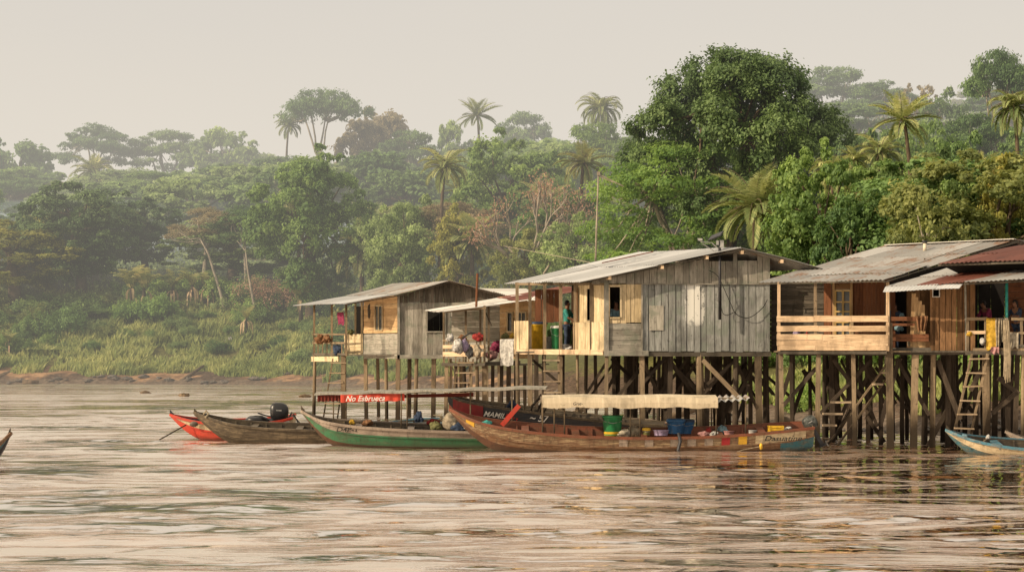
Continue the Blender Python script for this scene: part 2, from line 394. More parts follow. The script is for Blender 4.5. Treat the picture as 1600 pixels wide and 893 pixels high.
def grid_mesh(name, xs, ys, mat, zf):
    X,Y=np.meshgrid(xs,ys); Z=zf(X,Y); nx,ny=len(xs),len(ys)
    me=bpy.data.meshes.new(name); v=np.stack([X,Y,Z],-1).reshape(-1,3)
    i=np.arange(ny-1)[:,None]*nx+np.arange(nx-1)[None,:]
    q=np.stack([i,i+1,i+nx+1,i+nx],-1).reshape(-1,4)
    me.vertices.add(len(v)); me.vertices.foreach_set('co',v.ravel())
    me.loops.add(q.size); me.loops.foreach_set('vertex_index',q.ravel().astype(np.int32))
    me.polygons.add(len(q)); me.polygons.foreach_set('loop_start',(np.arange(len(q))*4).astype(np.int32))
    me.polygons.foreach_set('use_smooth',np.ones(len(q),bool))
    me.update(calc_edges=True); me.validate(); me.materials.append(mat)
    o=bpy.data.objects.new(name,me); COL.objects.link(o); return o
def ground_mat():
    t=NT('bank_soil_and_litter'); pos=t.n('ShaderNodeNewGeometry').outputs['Position']
    z=t.n('ShaderNodeSeparateXYZ',{'Vector':pos}).outputs[2]
    n=t.noise(pos,.9,6,.65); n2=t.noise(pos,3.5,5,.7); n3=t.noise(t.scale(pos,(.5,.5,3)),1.2,5,.6)
    mud=t.mix(t.step(n2,.35,.65),(.085,.065,.048),(.20,.155,.115))
    clay=t.mix(t.step(n3,.4,.62),(.17,.10,.06),(.40,.25,.14))
    soil=t.mix(t.step(n2,.35,.65),(.05,.036,.025),(.14,.095,.065))
    sx=t.n('ShaderNodeSeparateXYZ',{'Vector':pos}); z=sx.outputs[2]
    left=t.step(sx.outputs[0],-4,9,0,.20)
    pch=t.noise(t.scale(pos,(.22,.22,.5)),1,4,.6)
    c0=t.mix(t.step(t.math('SUBTRACT',pch,left),.46,.56),soil,clay)
    zz=t.math('ADD',z,t.math('MULTIPLY',t.math('SUBTRACT',n,.5),2.0))
    c=t.mix(t.step(zz,.25,.6),mud,c0)
    grs=t.mix(t.step(n2,.3,.7),(.06,.06,.022),(.15,.145,.05))
    c=t.mix(t.step(zz,1.2,1.9),c,grs)
    c=t.mix(t.step(z,6,9),c,(.03,.04,.016))
    return t.finish(c,.9,n2,.8,.15,.15)
M['ground']=ground_mat()
ys=np.concatenate([np.arange(40,215,1.0),np.arange(215,330,5),np.arange(330,1300,30)])
xs=np.concatenate([np.arange(-420,-60,20),np.arange(-60,60,1.0),np.arange(60,421,20)])
g=grid_mesh('ground',xs,ys,M['ground'],height); tag(g,'muddy river bank rising into a wooded hillside','ground',kind='structure')

# ------------------------------------------------------------------ water
def water_mat():
    t=NT('silty_river_water'); pos=t.n('ShaderNodeNewGeometry').outputs['Position']
    p=t.scale(pos,(.5,1,1))
    a=t.noise(p,.55,4,.55,.6); b=t.noise(p,2.1,5,.6,.4); c=t.noise(p,7,3,.6,.3)
    patch=t.math('ADD',t.math('MULTIPLY',t.noise(t.scale(pos,(.26,.85,1)),1,6,.68,1.2),.6),t.math('MULTIPLY',t.noise(t.scale(pos,(.035,.075,1)),1,4,.6,.8),.4))
    patch=t.math('SUBTRACT',patch,t.step(t.n('ShaderNodeSeparateXYZ',{'Vector':pos}).outputs[0],-8,14,0,.045))
    pk=t.step(patch,.465,.54,.03,2.1)
    h=t.math('ADD',t.math('MULTIPLY',a,.05),t.math('MULTIPLY',pk,t.math('ADD',t.math('MULTIPLY',b,.022),t.math('MULTIPLY',c,.010))))
    br=t.mix(t.noise(t.scale(pos,(.12,.3,1)),1,3,.5),(.17,.078,.040),(.29,.15,.085))
    bn=t.n('ShaderNodeBump',{'Height':h,'Strength':.9,'Distance':1.0}).outputs[0]
    fr=t.n('ShaderNodeFresnel',{'IOR':1.33,'Normal':bn}).outputs[0]
    f=t.n('ShaderNodeMapRange',{'Value':fr,'From Min':0.02,'From Max':.42,'To Min':.42,'To Max':1.0}).outputs[0]
    d=t.n('ShaderNodeBsdfDiffuse',{'Color':br,'Normal':bn}).outputs[0]
    g=t.n('ShaderNodeBsdfGlossy',{'Color':(1,.925,.84,1),'Roughness':t.math('ADD',t.math('MULTIPLY',pk,.12),t.math('MULTIPLY',b,.08)),'Normal':bn}).outputs[0]
    mx=t.n('ShaderNodeMixShader',{0:f,1:d,2:g}); t.t.links.new(mx.outputs[0],t.out.inputs[0])
    return t.mat
def waves(X,Y):
    return (vnoise(X*.7,Y,2.6,21)-.5)*.06+((vnoise(X*.6+Y*.2,Y-X*.1,1.1,22)-.5)*.075+(vnoise(X*.8,Y,.42,23)-.5)*.036)*(.2+1.3*vnoise(X*.4,Y,4,24))
ys=[ -40,0,10,16]; y=18.0
while y<190: ys.append(y); y*=1.0022 if y<120 else 1.006
ys=np.array(ys); xs=np.concatenate([np.arange(-260,-50,15),np.arange(-50,-20,.5),np.arange(-20,22,.11),np.arange(22,50,.5),np.arange(50,261,15)])
def wz(X,Y):
    fade=np.clip((Y-17)/3,0,1)*np.clip((22-np.abs(X))/4,.25,1)*np.interp(Y,[0,60,120,190],[1,1,.6,.4])
    return waves(X,Y)*fade
wt=grid_mesh('river_water',xs,ys,water_mat(),wz); tag(wt,'wide silty brown river with wind ripples and pale sky reflections','water',kind='structure')
# ------------------------------------------------------------------ foliage
def leaf_mesh(name, C, N, S, R, mat, asp=.5, drop=0., T=None, fold=.15):
    n=len(C); N=N/np.linalg.norm(N,axis=1,keepdims=True)
    if T is None: T=RNG.normal(size=(n,3)); T[:,2]-=drop
    T=T-N*(T*N).sum(1,keepdims=True); T/=np.maximum(1e-6,np.linalg.norm(T,axis=1,keepdims=True))
    B=np.cross(N,T); S=np.asarray(S).reshape(-1,1); 
    a=C-T*S*.5; b=C+B*S*asp*.5+N*S*fold; c=C+T*S*.5; d=C-B*S*asp*.5+N*S*fold
    v=np.stack([a,b,c,d],1).reshape(-1,3).astype(np.float32)
    me=bpy.data.meshes.new(name); me.vertices.add(4*n); me.vertices.foreach_set('co',v.ravel())
    me.loops.add(4*n); me.loops.foreach_set('vertex_index',np.arange(4*n,dtype=np.int32))
    me.polygons.add(n); me.polygons.foreach_set('loop_start',np.arange(n,dtype=np.int32)*4)
    at_=me.attributes.new('rnd','FLOAT','FACE'); at_.data.foreach_set('value',np.clip(R,0,1).astype(np.float32))
    me.update(calc_edges=True); me.materials.append(mat)
    return me

def lobes_to_leaves(lobes, nleaf, ls, seed, sub=22, spread=.16, updir=.35):
    """leaves gathered in small clumps on the outside of each lobe"""
    r=np.random.default_rng(seed); C=[];N=[];S=[];R=[]
    wts=np.array([l[3]*l[4] for l in lobes])**.9; wts/=wts.sum()
    for (cx,cy,cz,rx,rz,tint),w in zip(lobes,wts):
        k=max(20,int(nleaf*w)); ns=max(5,int(sub*(.7+.6*r.random())))
        D=r.normal(size=(ns,3)); D[:,2]=D[:,2]*.8+.28; D/=np.linalg.norm(D,axis=1,keepdims=True)
        rad=r.uniform(.72,1.08,ns)[:,None]; P=D*rad*np.array([rx,rx,rz]); st=r.random(ns)
        i=r.integers(0,ns,k); sp=spread*np.array([rx,rx,max(rz,rx*.3)])
        off=r.normal(size=(k,3))*sp; off[:,2]-=np.abs(r.normal(size=k))*sp[2]*.5
        c=P[i]+off+np.array([cx,cy,cz]); n=D[i]*.8+r.normal(size=(k,3))*.45; n[:,2]+=updir
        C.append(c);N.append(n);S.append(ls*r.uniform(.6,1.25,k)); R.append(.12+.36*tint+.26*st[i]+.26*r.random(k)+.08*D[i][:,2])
    return np.concatenate(C),np.concatenate(N),np.concatenate(S),np.concatenate(R)

def limb(mb, p0, p1, r0, r1, sag=.1, n=4, wob=.06, sides=6):
    p0=Vector(p0); p1=Vector(p1); L=(p1-p0).length; pts=[]
    for i in range(n+1):
        t=i/n; p=p0.lerp(p1,t); p.z+= -sag*L*math.sin(math.pi*t)*(1 if sag>0 else 1)
        if 0<i<n: p+=Vector((random.uniform(-1,1),random.uniform(-1,1),random.uniform(-1,1)))*wob*L
        pts.append(p)
    mb.tube(pts,[r0+(r1-r0)*i/n for i in range(n+1)],sides); return pts

PROTO={}
def proto(key, kind, crown, trunk, R, Ht): PROTO.setdefault(key,[]).append((kind,crown,trunk,R,Ht))
def mesh_of(mb,name,mat):
    o=mb.build(name,mat,smooth=True); me=o.data; bpy.data.objects.remove(o); return me

def broadleaf(key, R, Ht, Hc, nleaf, ls, seed, nl=16, mat='green', bark='bark', lob=.40, kind='broadleaf_tree', gap=0):
    r=random.Random(seed); random.seed(seed); lobes=[]; mb=MB()
    cz=Ht-Hc/2; tr=R*.075+.06
    base=[(0,0,-1.5),(r.uniform(-.1,.1)*R,r.uniform(-.1,.1)*R,(Ht-Hc)*.6),(r.uniform(-.12,.12)*R,0,Ht-Hc*.75)]
    top=Vector((0,0,Ht-Hc*.3)); mb.tube(base+[top],[tr*1.3,tr,tr*.8,tr*.35],8)
    for i in range(nl):
        z=1-2*(i+.5)/nl; z=(z if key!='giant' else (z*.86+.1)); ph=i*2.399+r.uniform(-.5,.5); z=max(-.85,min(.95,z+r.uniform(-.12,.12)))
        q=math.sqrt(max(0,1-z*z))**.72; f=r.uniform(.58,.80) if (r.random()>.2 or key=='giant') else r.uniform(.2,.5)
        lr=R*lob*r.uniform(.68,1.15)*(.8+.2*(1-abs(z)))
        wid=1 if z>-.2 else .85
        c=(math.cos(ph)*q*R*f*wid, math.sin(ph)*q*R*f*wid, cz+z*Hc/2*r.uniform(.72,.86))
        if r.random()<gap: continue
        lobes.append((*c,lr,lr*r.uniform(.55,.8),r.random()))
        limb(mb,Vector(base[2]).lerp(top,r.uniform(0,.9)),c,tr*.38,tr*.07,sag=-.06,n=3)
    # small outlying sprays that break the outline
    for i in range(int(nl*1.6)):
        z=r.uniform(-.5,1); ph=r.random()*6.28; q=math.sqrt(1-z*z); f=r.uniform(.88,1.02)
        lr=R*lob*r.uniform(.2,.38)
        lobes.append((math.cos(ph)*q*R*f,math.sin(ph)*q*R*f,cz+z*Hc/2*f,lr,lr*.7,r.random()))
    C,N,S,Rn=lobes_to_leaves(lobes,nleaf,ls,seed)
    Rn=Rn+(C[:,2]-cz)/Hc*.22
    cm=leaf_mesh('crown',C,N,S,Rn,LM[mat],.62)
    proto(key,kind,cm,mesh_of(mb,'trunk',M[bark]),R,Ht)

def umbrella(key, R, Ht, nleaf, ls, seed, nl=20, mat='green', bark='bark_p', tiers=.35, flat=.16, dome=.25, fork=.5, kind='umbrella_tree', lr_=.28):
    """flat-topped rain tree: a forked pale trunk carrying thin level sheets of fine leaves"""
    r=random.Random(seed); random.seed(seed); mb=MB(); lobes=[]; tr=R*.045+.05
    fz=Ht*fork; b1=Vector((r.uniform(-.1,.1)*R,r.uniform(-.1,.1)*R,fz))
    mb.tube([(0,0,-1.5),(b1.x*.2,b1.y*.6,fz*.5),b1],[tr*1.3,tr,tr*.85],8)
    mains=[]
    for k in range(4):
        a=k*1.57+r.uniform(-.4,.4); e=b1+Vector((math.cos(a)*R*.38,math.sin(a)*R*.38,(Ht-fz)*r.uniform(.5,.72)))
        limb(mb,b1,e,tr*.6,tr*.3,sag=.05,n=4,wob=.04,sides=6); mains.append(e)
    for i in range(nl):
        q=math.sqrt((i+.5)/nl); ph=i*2.399+r.uniform(-.3,.3)
        x=math.cos(ph)*R*q*.88; y=math.sin(ph)*R*q*.88
        z=Ht-dome*(q**2)*(Ht-fz)-r.choice([0,0,.12,.3,.55])*tiers*(Ht-fz)-r.random()*.06*Ht*.3
        lr=R*lr_*r.uniform(.7,1.25)
        lobes.append((x,y,z-lr*flat,lr,lr*flat*2.0,r.random()))
        m=min(mains,key=lambda e:(e.x-x)**2+(e.y-y)**2)
        limb(mb,m,(x,y,z-lr*flat*1.4),tr*.26,tr*.05,sag=.04,n=3,wob=.07,sides=5)
    C,N,S,Rn=lobes_to_leaves(lobes,nleaf,ls,seed,sub=26,spread=.17,updir=1.1)
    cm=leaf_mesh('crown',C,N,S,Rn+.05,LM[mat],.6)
    proto(key,kind,cm,mesh_of(mb,'trunk',M[bark]),R,Ht)

def palm(key, R, Ht, seed, nf=22, mat='palm', bark='bark', spear=False, kind='coconut_palm', droop=1.0, lean=.1):
    r=random.Random(seed); rn=np.random.default_rng(seed); random.seed(seed)
    hub=Vector((lean*Ht,0,Ht-R*.35)); mb=MB()
    mb.tube([(-lean*3,0,-14),(0,0,0),(lean*Ht*.25,0,Ht*.4),(lean*Ht*.65,0,Ht*.75),hub],[.26,.24,.17,.15,.16],8)
    C=[];N=[];S=[];Rn=[];T=[]
    for i in range(nf):
        ph=i*2.399+r.uniform(-.2,.2); e0=math.radians(75-105*(i/nf)+r.uniform(-8,8)) # lift of the frond at the hub
        L=R*r.uniform(.9,1.12); n=15; p=hub.copy(); e=e0; pts=[p.copy()]; 
        dr=math.radians(95+r.uniform(-15,20))*droop/n
        if spear and i<2: e=math.radians(86-4*i); dr=.02; L*=.8
        for k in range(n):
            e-=dr*(.35+1.3*k/n); e=max(e,math.radians(-84))
            d=Vector((math.cos(ph)*math.cos(e),math.sin(ph)*math.cos(e),math.sin(e))); p=p+d*(L/n); pts.append(p.copy())
        mb.tube(pts,[.045]+[.045*(1-k/n)+.008 for k in range(1,n+1)],4,cap=False)
        side=Vector((-math.sin(ph),math.cos(ph),0)); tint=r.random()
        for k in range(1,n+1):
          for sub in (0,.33,.66):
            q0=pts[k-1].lerp(pts[k],sub); d=(pts[k]-pts[k-1]).normalized(); u=side.cross(d)
            f=(k-1+sub)/n; ll=L*.24*(math.sin(math.pi*min(1,f*.86+.13))**.6)
            for sg in(-1,1):
                dirv=(side*sg*.75+d*.45+Vector((0,0,-.55-.25*r.random()))+u*r.uniform(-.1,.1)).normalized()
                c=q0+dirv*ll*.5; C.append(c); T.append(dirv); S.append(ll)
                nn=u+side*sg*.4; N.append(nn); Rn.append(.1+.45*tint+.4*r.random()+.15*(e0>.6))
    cm=leaf_mesh('fronds',np.array(C),np.array(N),np.array(S),np.array(Rn),LM[mat],.16,T=np.array(T),fold=.02)
    proto(key,kind,cm,mesh_of(mb,'trunk',M[bark]),R,Ht)

def bare(key, R, Ht, seed, mat='red', bark='bark_p', nleaf=2600, ls=.16, kind='bare_tree', fork=.35, flat=.5):
    r=random.Random(seed); random.seed(seed); mb=MB(); tips=[]
    def grow(p,d,L,rad,dep):
        q=p+d*L; mid=p.lerp(q,.5)+Vector((r.uniform(-1,1),r.uniform(-1,1),r.uniform(-.5,1)))*L*.09
        mb.tube([p,mid,q],[rad,rad*.85,rad*.68],5,cap=False)
        if dep==0: tips.append(q); return
        for k in range(r.choice([2,3,3] if dep>1 else [2,3])):
            nd=(d+Vector((r.uniform(-1,1),r.uniform(-1,1),r.uniform(-.35,.6)*flat))*.85).normalized()
            if nd.z<.02: nd.z=.06
            grow(q,nd,L*r.uniform(.62,.88),rad*.66,dep-1)
    mb.tube([(0,0,-1.5),(0,0,Ht*fork)],[R*.06,R*.05],7)
    for k in range(4):
        a=k*1.57+r.uniform(-.5,.5)
        grow(Vector((0,0,Ht*fork)),Vector((math.cos(a)*.8,math.sin(a)*.8,.75)).normalized(),R*.36,R*.036,4)
    tp=np.array(tips); mx=max(1e-3,np.abs(tp[:,:2]).max()); rn=np.random.default_rng(seed)
    i=rn.integers(0,len(tp),nleaf); C=tp[i]+rn.normal(size=(nleaf,3))*np.array([.3,.3,.14])*R*.28; N=rn.normal(size=(nleaf,3)); N[:,2]+=1
    cm=leaf_mesh('crown',C,N,ls*rn.uniform(.6,1.2,nleaf),rn.random(nleaf),LM[mat],.5)
    proto(key,kind,cm,mesh_of(mb,'trunk',M[bark]),R,float(tp[:,2].max()))

def shrub(key, R, Hh, nleaf, ls, seed, mat='green', nl=9, kind='leafy_shrub'):
    r=random.Random(seed); random.seed(seed); mb=MB(); lobes=[]
    for i in range(nl):
        a=i*2.399; q=math.sqrt((i+.4)/nl)*R*.75; lr=R*r.uniform(.3,.5); z=Hh*(r.uniform(.35,.85))*(1-.35*(q/R))
        lobes.append((math.cos(a)*q,math.sin(a)*q,z,lr,min(lr,Hh*.35),r.random()))
        limb(mb,(r.uniform(-.1,.1),r.uniform(-.1,.1),-.3),(math.cos(a)*q,math.sin(a)*q,z),.05,.015,n=2)
    C,N,S,Rn=lobes_to_leaves(lobes,nleaf,ls,seed,sub=14,spread=.22)
    proto(key,kind,leaf_mesh('foliage',C,N,S,Rn,LM[mat],.6),mesh_of(mb,'stems',M['bark_d']),R,Hh)

def banana(key, R, Ht, seed, dead=False):
    r=random.Random(seed); mb=MB(); lv=MB(); dv=MB()
    for s in range(1):
        hub=Vector((0,0,Ht*.52)); nf_=0; mb.tube([(0,0,-.4),(0,0,Ht*.3),hub],[.17,.14,.09],8)
        nf=7 if not dead else 6
        for i in range(nf+ (10 if dead else 3)):
            dry = i>=nf
            ph=i*2.399+r.uniform(-.3,.3); e=math.radians(r.uniform(50,80)) if not dry else math.radians(r.uniform(-10,25))
            L=Ht*.52*(r.uniform(.8,1.1) if not dry else r.uniform(.45,.95)); n=8; p=hub-Vector((0,0,Ht*(r.uniform(0,.14) if dry else 0))); pts=[p.copy()]
            for k in range(n):
                e-= (.16 if not dry else .5)*(.5+k/n); e=max(e,-1.5)
                p=p+Vector((math.cos(ph)*math.cos(e),math.sin(ph)*math.cos(e),math.sin(e)))*L/n; pts.append(p.copy())
            side=Vector((-math.sin(ph),math.cos(ph),0)); W=Ht*.095*(1 if not dry else r.uniform(.12,.3)); t=r.random(); b=dv if dry else lv
            for k in range(n):
                w0=W*math.sin(math.pi*min(1,.12+.85*k/n))**.7; w1=W*math.sin(math.pi*min(1,.12+.85*(k+1)/n))**.7 if k<n-1 else .01
                for sg in(-1,1):
                    dz=Vector((0,0,.25))
                    gp=r.uniform(0,.25)
                    b.face([pts[k],pts[k+1].lerp(pts[k],gp*.4),pts[k+1].lerp(pts[k],gp*.4)+side*sg*w1+dz*w1*r.uniform(-.6,1),pts[k]+side*sg*w0+dz*w0],.3*t+.5*r.random()+.15)
    proto(key,'banana_plant',mesh_of(lv,'leaves',LM['palmy']),mesh_of(mb,'stem',M['bark_d']),R,Ht)
    o=PROTO[key][-1]; PROTO[key][-1]=(*o,mesh_of(dv,'dead_leaves',LM['dry']))

# prototypes ------------------------------------------------------
umbrella('giant',7,12,85000,.22,5,nl=52,mat='dark',tiers=.72,dome=.36,fork=.30,lr_=.19,flat=.30,bark='bark',kind='giant_tree')
broadleaf('bigA',4.6,11,10.4,40000,.24,12,nl=24,mat='green',lob=.33)
broadleaf('bigB',4.8,10.5,9.6,40000,.24,19,nl=22,mat='dark',lob=.34)
broadleaf('vine',3.6,9,9,30000,.22,23,nl=20,mat='bright',lob=.34)
broadleaf('bl1',3.6,9,7.6,20000,.23,31,nl=16)
broadleaf('bl2',3.4,9,7.2,20000,.23,37,nl=13,mat='deep')
broadleaf('bl3',3.8,8.5,7.0,20000,.23,41,nl=18,mat='olive')
broadleaf('bl4',3.2,9,8.0,19000,.22,43,nl=14,mat='bright',lob=.36)
broadleaf('ragged',3.5,8.5,6.6,7500,.27,47,nl=15,mat='olive',lob=.28,bark='bark_p',gap=.15)
broadleaf('far1',5,11,9,11000,.50,51,nl=20,mat='deep',lob=.33)
broadleaf('far2',5.5,11,8.5,10000,.50,53,nl=16,mat='green',lob=.36,bark='bark_p')
umbrella('umb1',6,10,17000,.26,61,nl=30,mat='green',tiers=.5,dome=.35,fork=.42,lr_=.22)
umbrella('umb2',5.5,11,11000,.28,67,nl=20,mat='green',tiers=.3,fork=.55)
umbrella('umb3',7,12,12000,.38,71,nl=26,mat='deep',tiers=.5,dome=.4,fork=.45,lr_=.24)
umbrella('umbbright',5.4,9,36000,.19,73,nl=60,mat='bright',tiers=1.0,dome=.38,fork=.40,bark='bark_p',lr_=.23,flat=.14)
umbrella('feather',3.2,9,8000,.18,77,nl=18,mat='brown',tiers=.9,dome=.5,fork=.5,lr_=.3,flat=.2)
umbrella('feather2',2.8,9,9000,.18,79,nl=18,mat='deep',tiers=.9,dome=.4,fork=.6,lr_=.3,flat=.25)
palm('palmA',3.2,9,81,nf=26); palm('palmB',3.0,9,83,nf=20,mat='palmy',lean=-.08,droop=.9); palm('palmlow',4.0,4.8,85,nf=30,mat='palmy',lean=.02,droop=.75)
palm('palmC',3.4,8.5,181,nf=18,mat='palm',lean=.12,droop=.6); palm('palmD',3.1,8.8,183,nf=30,mat='palm',lean=.05,droop=1.25)
palm('palmspear',3.2,5.6,87,nf=24,mat='palmy',spear=True,lean=.03)
bare('bare',4.6,6,91); bare('bare2',2.5,5,93,mat='olive',nleaf=3000)
shrub('sh1',2.0,2.4,3800,.22,101); shrub('sh2',1.8,2.2,3800,.20,103,mat='bright'); shrub('sh3',2.2,2.6,3800,.21,107,mat='deep')
shrub('shred',2.0,3.0,3600,.14,109,mat='red'); shrub('sholive',2.0,2.0,3600,.19,113,mat='olive')
banana('ban',1.8,4.2,121); banana('bandead',1.5,4.0,127,dead=True); banana('ban2',1.8,4.4,131)

def plant(key, loc, sx, sz, label, cat='tree', group=None, rot=None, mat=None, name=None):
    pr=PROTO[key][0]; o=empty(name or pr[0],loc,label,cat,group,rot=(0,0,random.uniform(0,6.28) if rot is None else rot)); o.scale=(sx,sx,sz)
    kids=[pr[2],pr[1]]+([pr[5]] if len(pr)>5 else [])
    for me in kids:
        c=bpy.data.objects.new(me.name.split('.')[0],me); COL.objects.link(c); c.parent=o
        if mat and me is pr[1]:
            c.material_slots[0].link='OBJECT'; c.material_slots[0].material=LM[mat]
    return o
PLACED=[]
def tree(key, px, ytop, wpx, Y, label, cat='tree', group=None, rot=None, mat=None, name=None, ybase=None):
    while ybase is None and float(dist_shore(np.array([(px-CX)*Y/F]),np.array([Y]))[0])<13 and not cat.startswith('banana') and cat!='shrub': Y*=1.03
    pr=PROTO[key][0]; x=(px-CX)*Y/F; g=hz(x,Y) if ybase is None else H-(ybase-HY)*Y/F
    zt=H-(ytop-HY)*Y/F; sx=wpx*Y/F/2/pr[3]; sz=(zt-g)/pr[4]
    PLACED.append((x,Y,wpx*Y/F/2))
    if cat=='palm': sz=sx; g=zt-pr[4]*sx*.97
    if cat=='banana plant': sx=sz=max(sx,sz)
    return plant(key,(x,Y,g),sx,sz,label,cat,group,rot,mat,name)

# notable trees ---------------------------------------------------
tree('giant',1152,86,352,138,'huge dark domed tree towering above every other on the near slope',rot=2.1,name='giant_tree')
tree('umbbright',1070,222,310,112,'bright green layered tree with pale forked trunk in front of the huge domed tree',rot=.6)
tree('vine',1280,222,185,112,'creeper-covered leafy tree right under the huge domed tree',rot=1,mat='green')
tree('bigA',487,228,200,176,'tall ragged green tree standing alone above the grassy bank',rot=2.5)
tree('bigB',125,280,205,204,'big dense dark tree at the left end of the bank',rot=.4)
tree('bl2',222,308,135,212,'dark round tree directly behind the big dense dark one',mat='dark')
tree('bl2',20,385,110,208,'dark tree cut by the left edge above the white shed',mat='dark')
tree('bigA',800,204,200,195,'broad green tree crown above the leafless spreading tree',rot=4.2,mat='green')
tree('bare',838,276,215,150,'leafless pinkish spreading tree with pale twigs behind the roofs',rot=1.2,name='bare_tree')
tree('feather',318,318,125,202,'thin brownish feathery tree leaning over the bank',rot=1.1)
tree('feather2',385,322,95,200,'thin dark feathery tree with one bare pale trunk')
tree('palmspear',566,368,125,150,'coconut palm with an upright yellow spear behind the left house',cat='palm',rot=2.2)
tree('palmA',688,244,100,182,'tall coconut palm in the middle of the slope left of the leafless tree',cat='palm',rot=1)
tree('palmB',906,240,105,172,'pale coconut palm between the broad green crown and the layered tree',cat='palm',rot=2)
tree('palmlow',1178,290,175,96,'wide low coconut palm just behind the solar lamp roof',cat='palm',rot=.3,mat='palm')
tree('palmC',1425,168,125,122,'tall sunlit coconut palm above the right-hand roofs',cat='palm',rot=3.6)
tree('palmA',1368,222,100,132,'drooping coconut palm left of the tall sunlit palm',cat='palm',rot=.8)
tree('palmD',1592,150,110,118,'dark coconut palm cut by the right edge',cat='palm',rot=2.9)
tree('palmlow',738,352,125,128,'low coconut palm hanging over the scrub beside the leafless tree',cat='palm',rot=1.9,mat='palm')
tree('palmA',1340,240,70,128,'slim coconut palm behind the creeper-covered tree',cat='palm',rot=4)
tree('umb1',935,192,160,228,'hazy layered green tree left of the huge domed tree',rot=2)
tree('bl3',1470,262,165,104,'large leafy tree behind the long grey roof',rot=.4,mat='deep')
tree('bl4',1578,240,120,102,'yellow-green bushy tree at the right edge above the rusty roof',rot=.2,mat='yellow')
tree('bl1',1420,285,130,108,'mid-green tree filling the gap left of the olive tree',rot=3)
tree('bl2',1395,250,120,125,'dark green tree below the drooping palm',rot=1.5)
tree('ragged',1450,300,140,98,'sparse tree with pale forked limbs over the zinc roof ridge',rot=1.5,mat='olive')
tree('bl1',1500,200,130,135,'leafy tree behind the tall sunlit palm',rot=2.2,mat='deep')
tree('umb2',1560,82,120,165,'tall thin umbrella tree with bare pale trunk on the right skyline',rot=1.9,mat='deep')
tree('umb3',1302,106,150,290,'hazy domed umbrella tree on the skyline right of the huge tree',rot=1)
tree('umb3',1375,128,110,270,'hazy flat umbrella tree between the dome and the sparse one',rot=3)
tree('bl1',1465,135,115,205,'dark leafy tree on the right skyline below the tall thin umbrella tree',mat='deep')
tree('ragged',1435,128,80,240,'sparse brownish tree on the right skyline',mat='brown')
tree('umb2',505,142,128,290,'slender umbrella tree with bare forked trunk high on the left skyline',rot=.9,mat='deep')
tree('palmA',447,186,56,292,'hazy palm beside the slender umbrella tree',cat='palm',rot=1)
tree('far1',587,170,130,300,'hazy round brownish tree right of the slender umbrella tree',mat='brown')
tree('umb3',150,196,130,350,'hazy umbrella tree with layered crown on the far left skyline',rot=2.4)
tree('umb3',262,205,150,355,'low hazy umbrella tree in the middle of the far left skyline',rot=.2)
tree('far2',352,200,135,350,'hazy broad tree on the far skyline left of the palm')
tree('far1',22,218,135,330,'hazy round tree at the left end of the skyline')
tree('palmA',140,255,85,290,'hazy palm in front of the far left umbrella tree',cat='palm')
tree('umb3',105,285,200,300,'hazy brownish flat tree behind the big dense dark tree',mat='brown')
tree('palmC',750,166,80,262,'hazy palm standing up from the middle of the skyline',cat='palm',rot=2)
tree('palmD',943,156,90,238,'hazy palm just left of the huge domed tree',cat='palm',rot=4)
tree('umb3',820,176,110,320,'hazy flat umbrella tree right of the middle skyline palm')
tree('far2',705,190,70,300,'small hazy round tree left of the middle skyline palm')
tree('far1',600,235,170,255,'hazy dark broad tree behind the tall ragged tree',mat='deep')
tree('umb3',640,205,120,290,'hazy umbrella tree in the gap between round brownish tree and palm')
tree('far2',320,262,190,290,'hazy broad tree in the valley below the far left skyline')
tree('umb3',440,245,150,280,'hazy layered tree left of the tall ragged tree')
tree('shred',432,430,110,196,'reddish twiggy shrub at the top of the grassy bank',cat='shrub',name='twiggy_shrub')
tree('bl4',715,318,90,140,'yellow-green round tree left of the leafless spreading tree',mat='yellow')
tree('bl1',640,300,130,172,'leafy tree left of the middle slope palm',mat='dust')
tree('bl4',1000,330,110,120,'leafy green tree left of the layered tree trunk',mat='green')
tree('bl2',1330,300,130,104,'dark leafy tree behind the left end of the zinc roofs',mat='deep')
tree('bl4',1270,330,120,98,'low bright tree behind the gable right of the low palm',mat='green')
tree('bl4',1000,352,120,98,'round bright bush tree over the grey zinc roof',mat='bright')
tree('bl1',900,330,130,118,'mottled green tree behind the thin mast',mat='dust')
tree('bl3',820,360,120,112,'olive tree behind the middle hut roofs')
tree('bl1',600,330,110,158,'leafy tree between the spear palm and the ragged tree',mat='dust')
tree('bl2',1352,200,115,150,'rounded tree left of the tall sunlit palm',rot=1,mat='deep')
tree('bl1',1395,182,110,160,'dark tree behind the tall sunlit palm crown',rot=2,mat='deep')
tree('bl3',1455,196,135,150,'broad tree right of the tall sunlit palm',rot=3,mat='green')
tree('umb1',1525,178,150,165,'flat green tree below the tall thin umbrella tree',rot=1,mat='deep')
tree('bl4',1600,185,120,150,'tree cut by the right edge below the dark palm',rot=2,mat='deep')
tree('bl2',1500,228,120,122,'dark rounded tree above the rusty roof',rot=5,mat='dark')
tree('palmD',1300,250,90,120,'drooping palm right of the creeper-covered tree',cat='palm',rot=1.3)
tree('palmC',1540,250,90,112,'leaning palm above the rusty roof',cat='palm',rot=2.3)
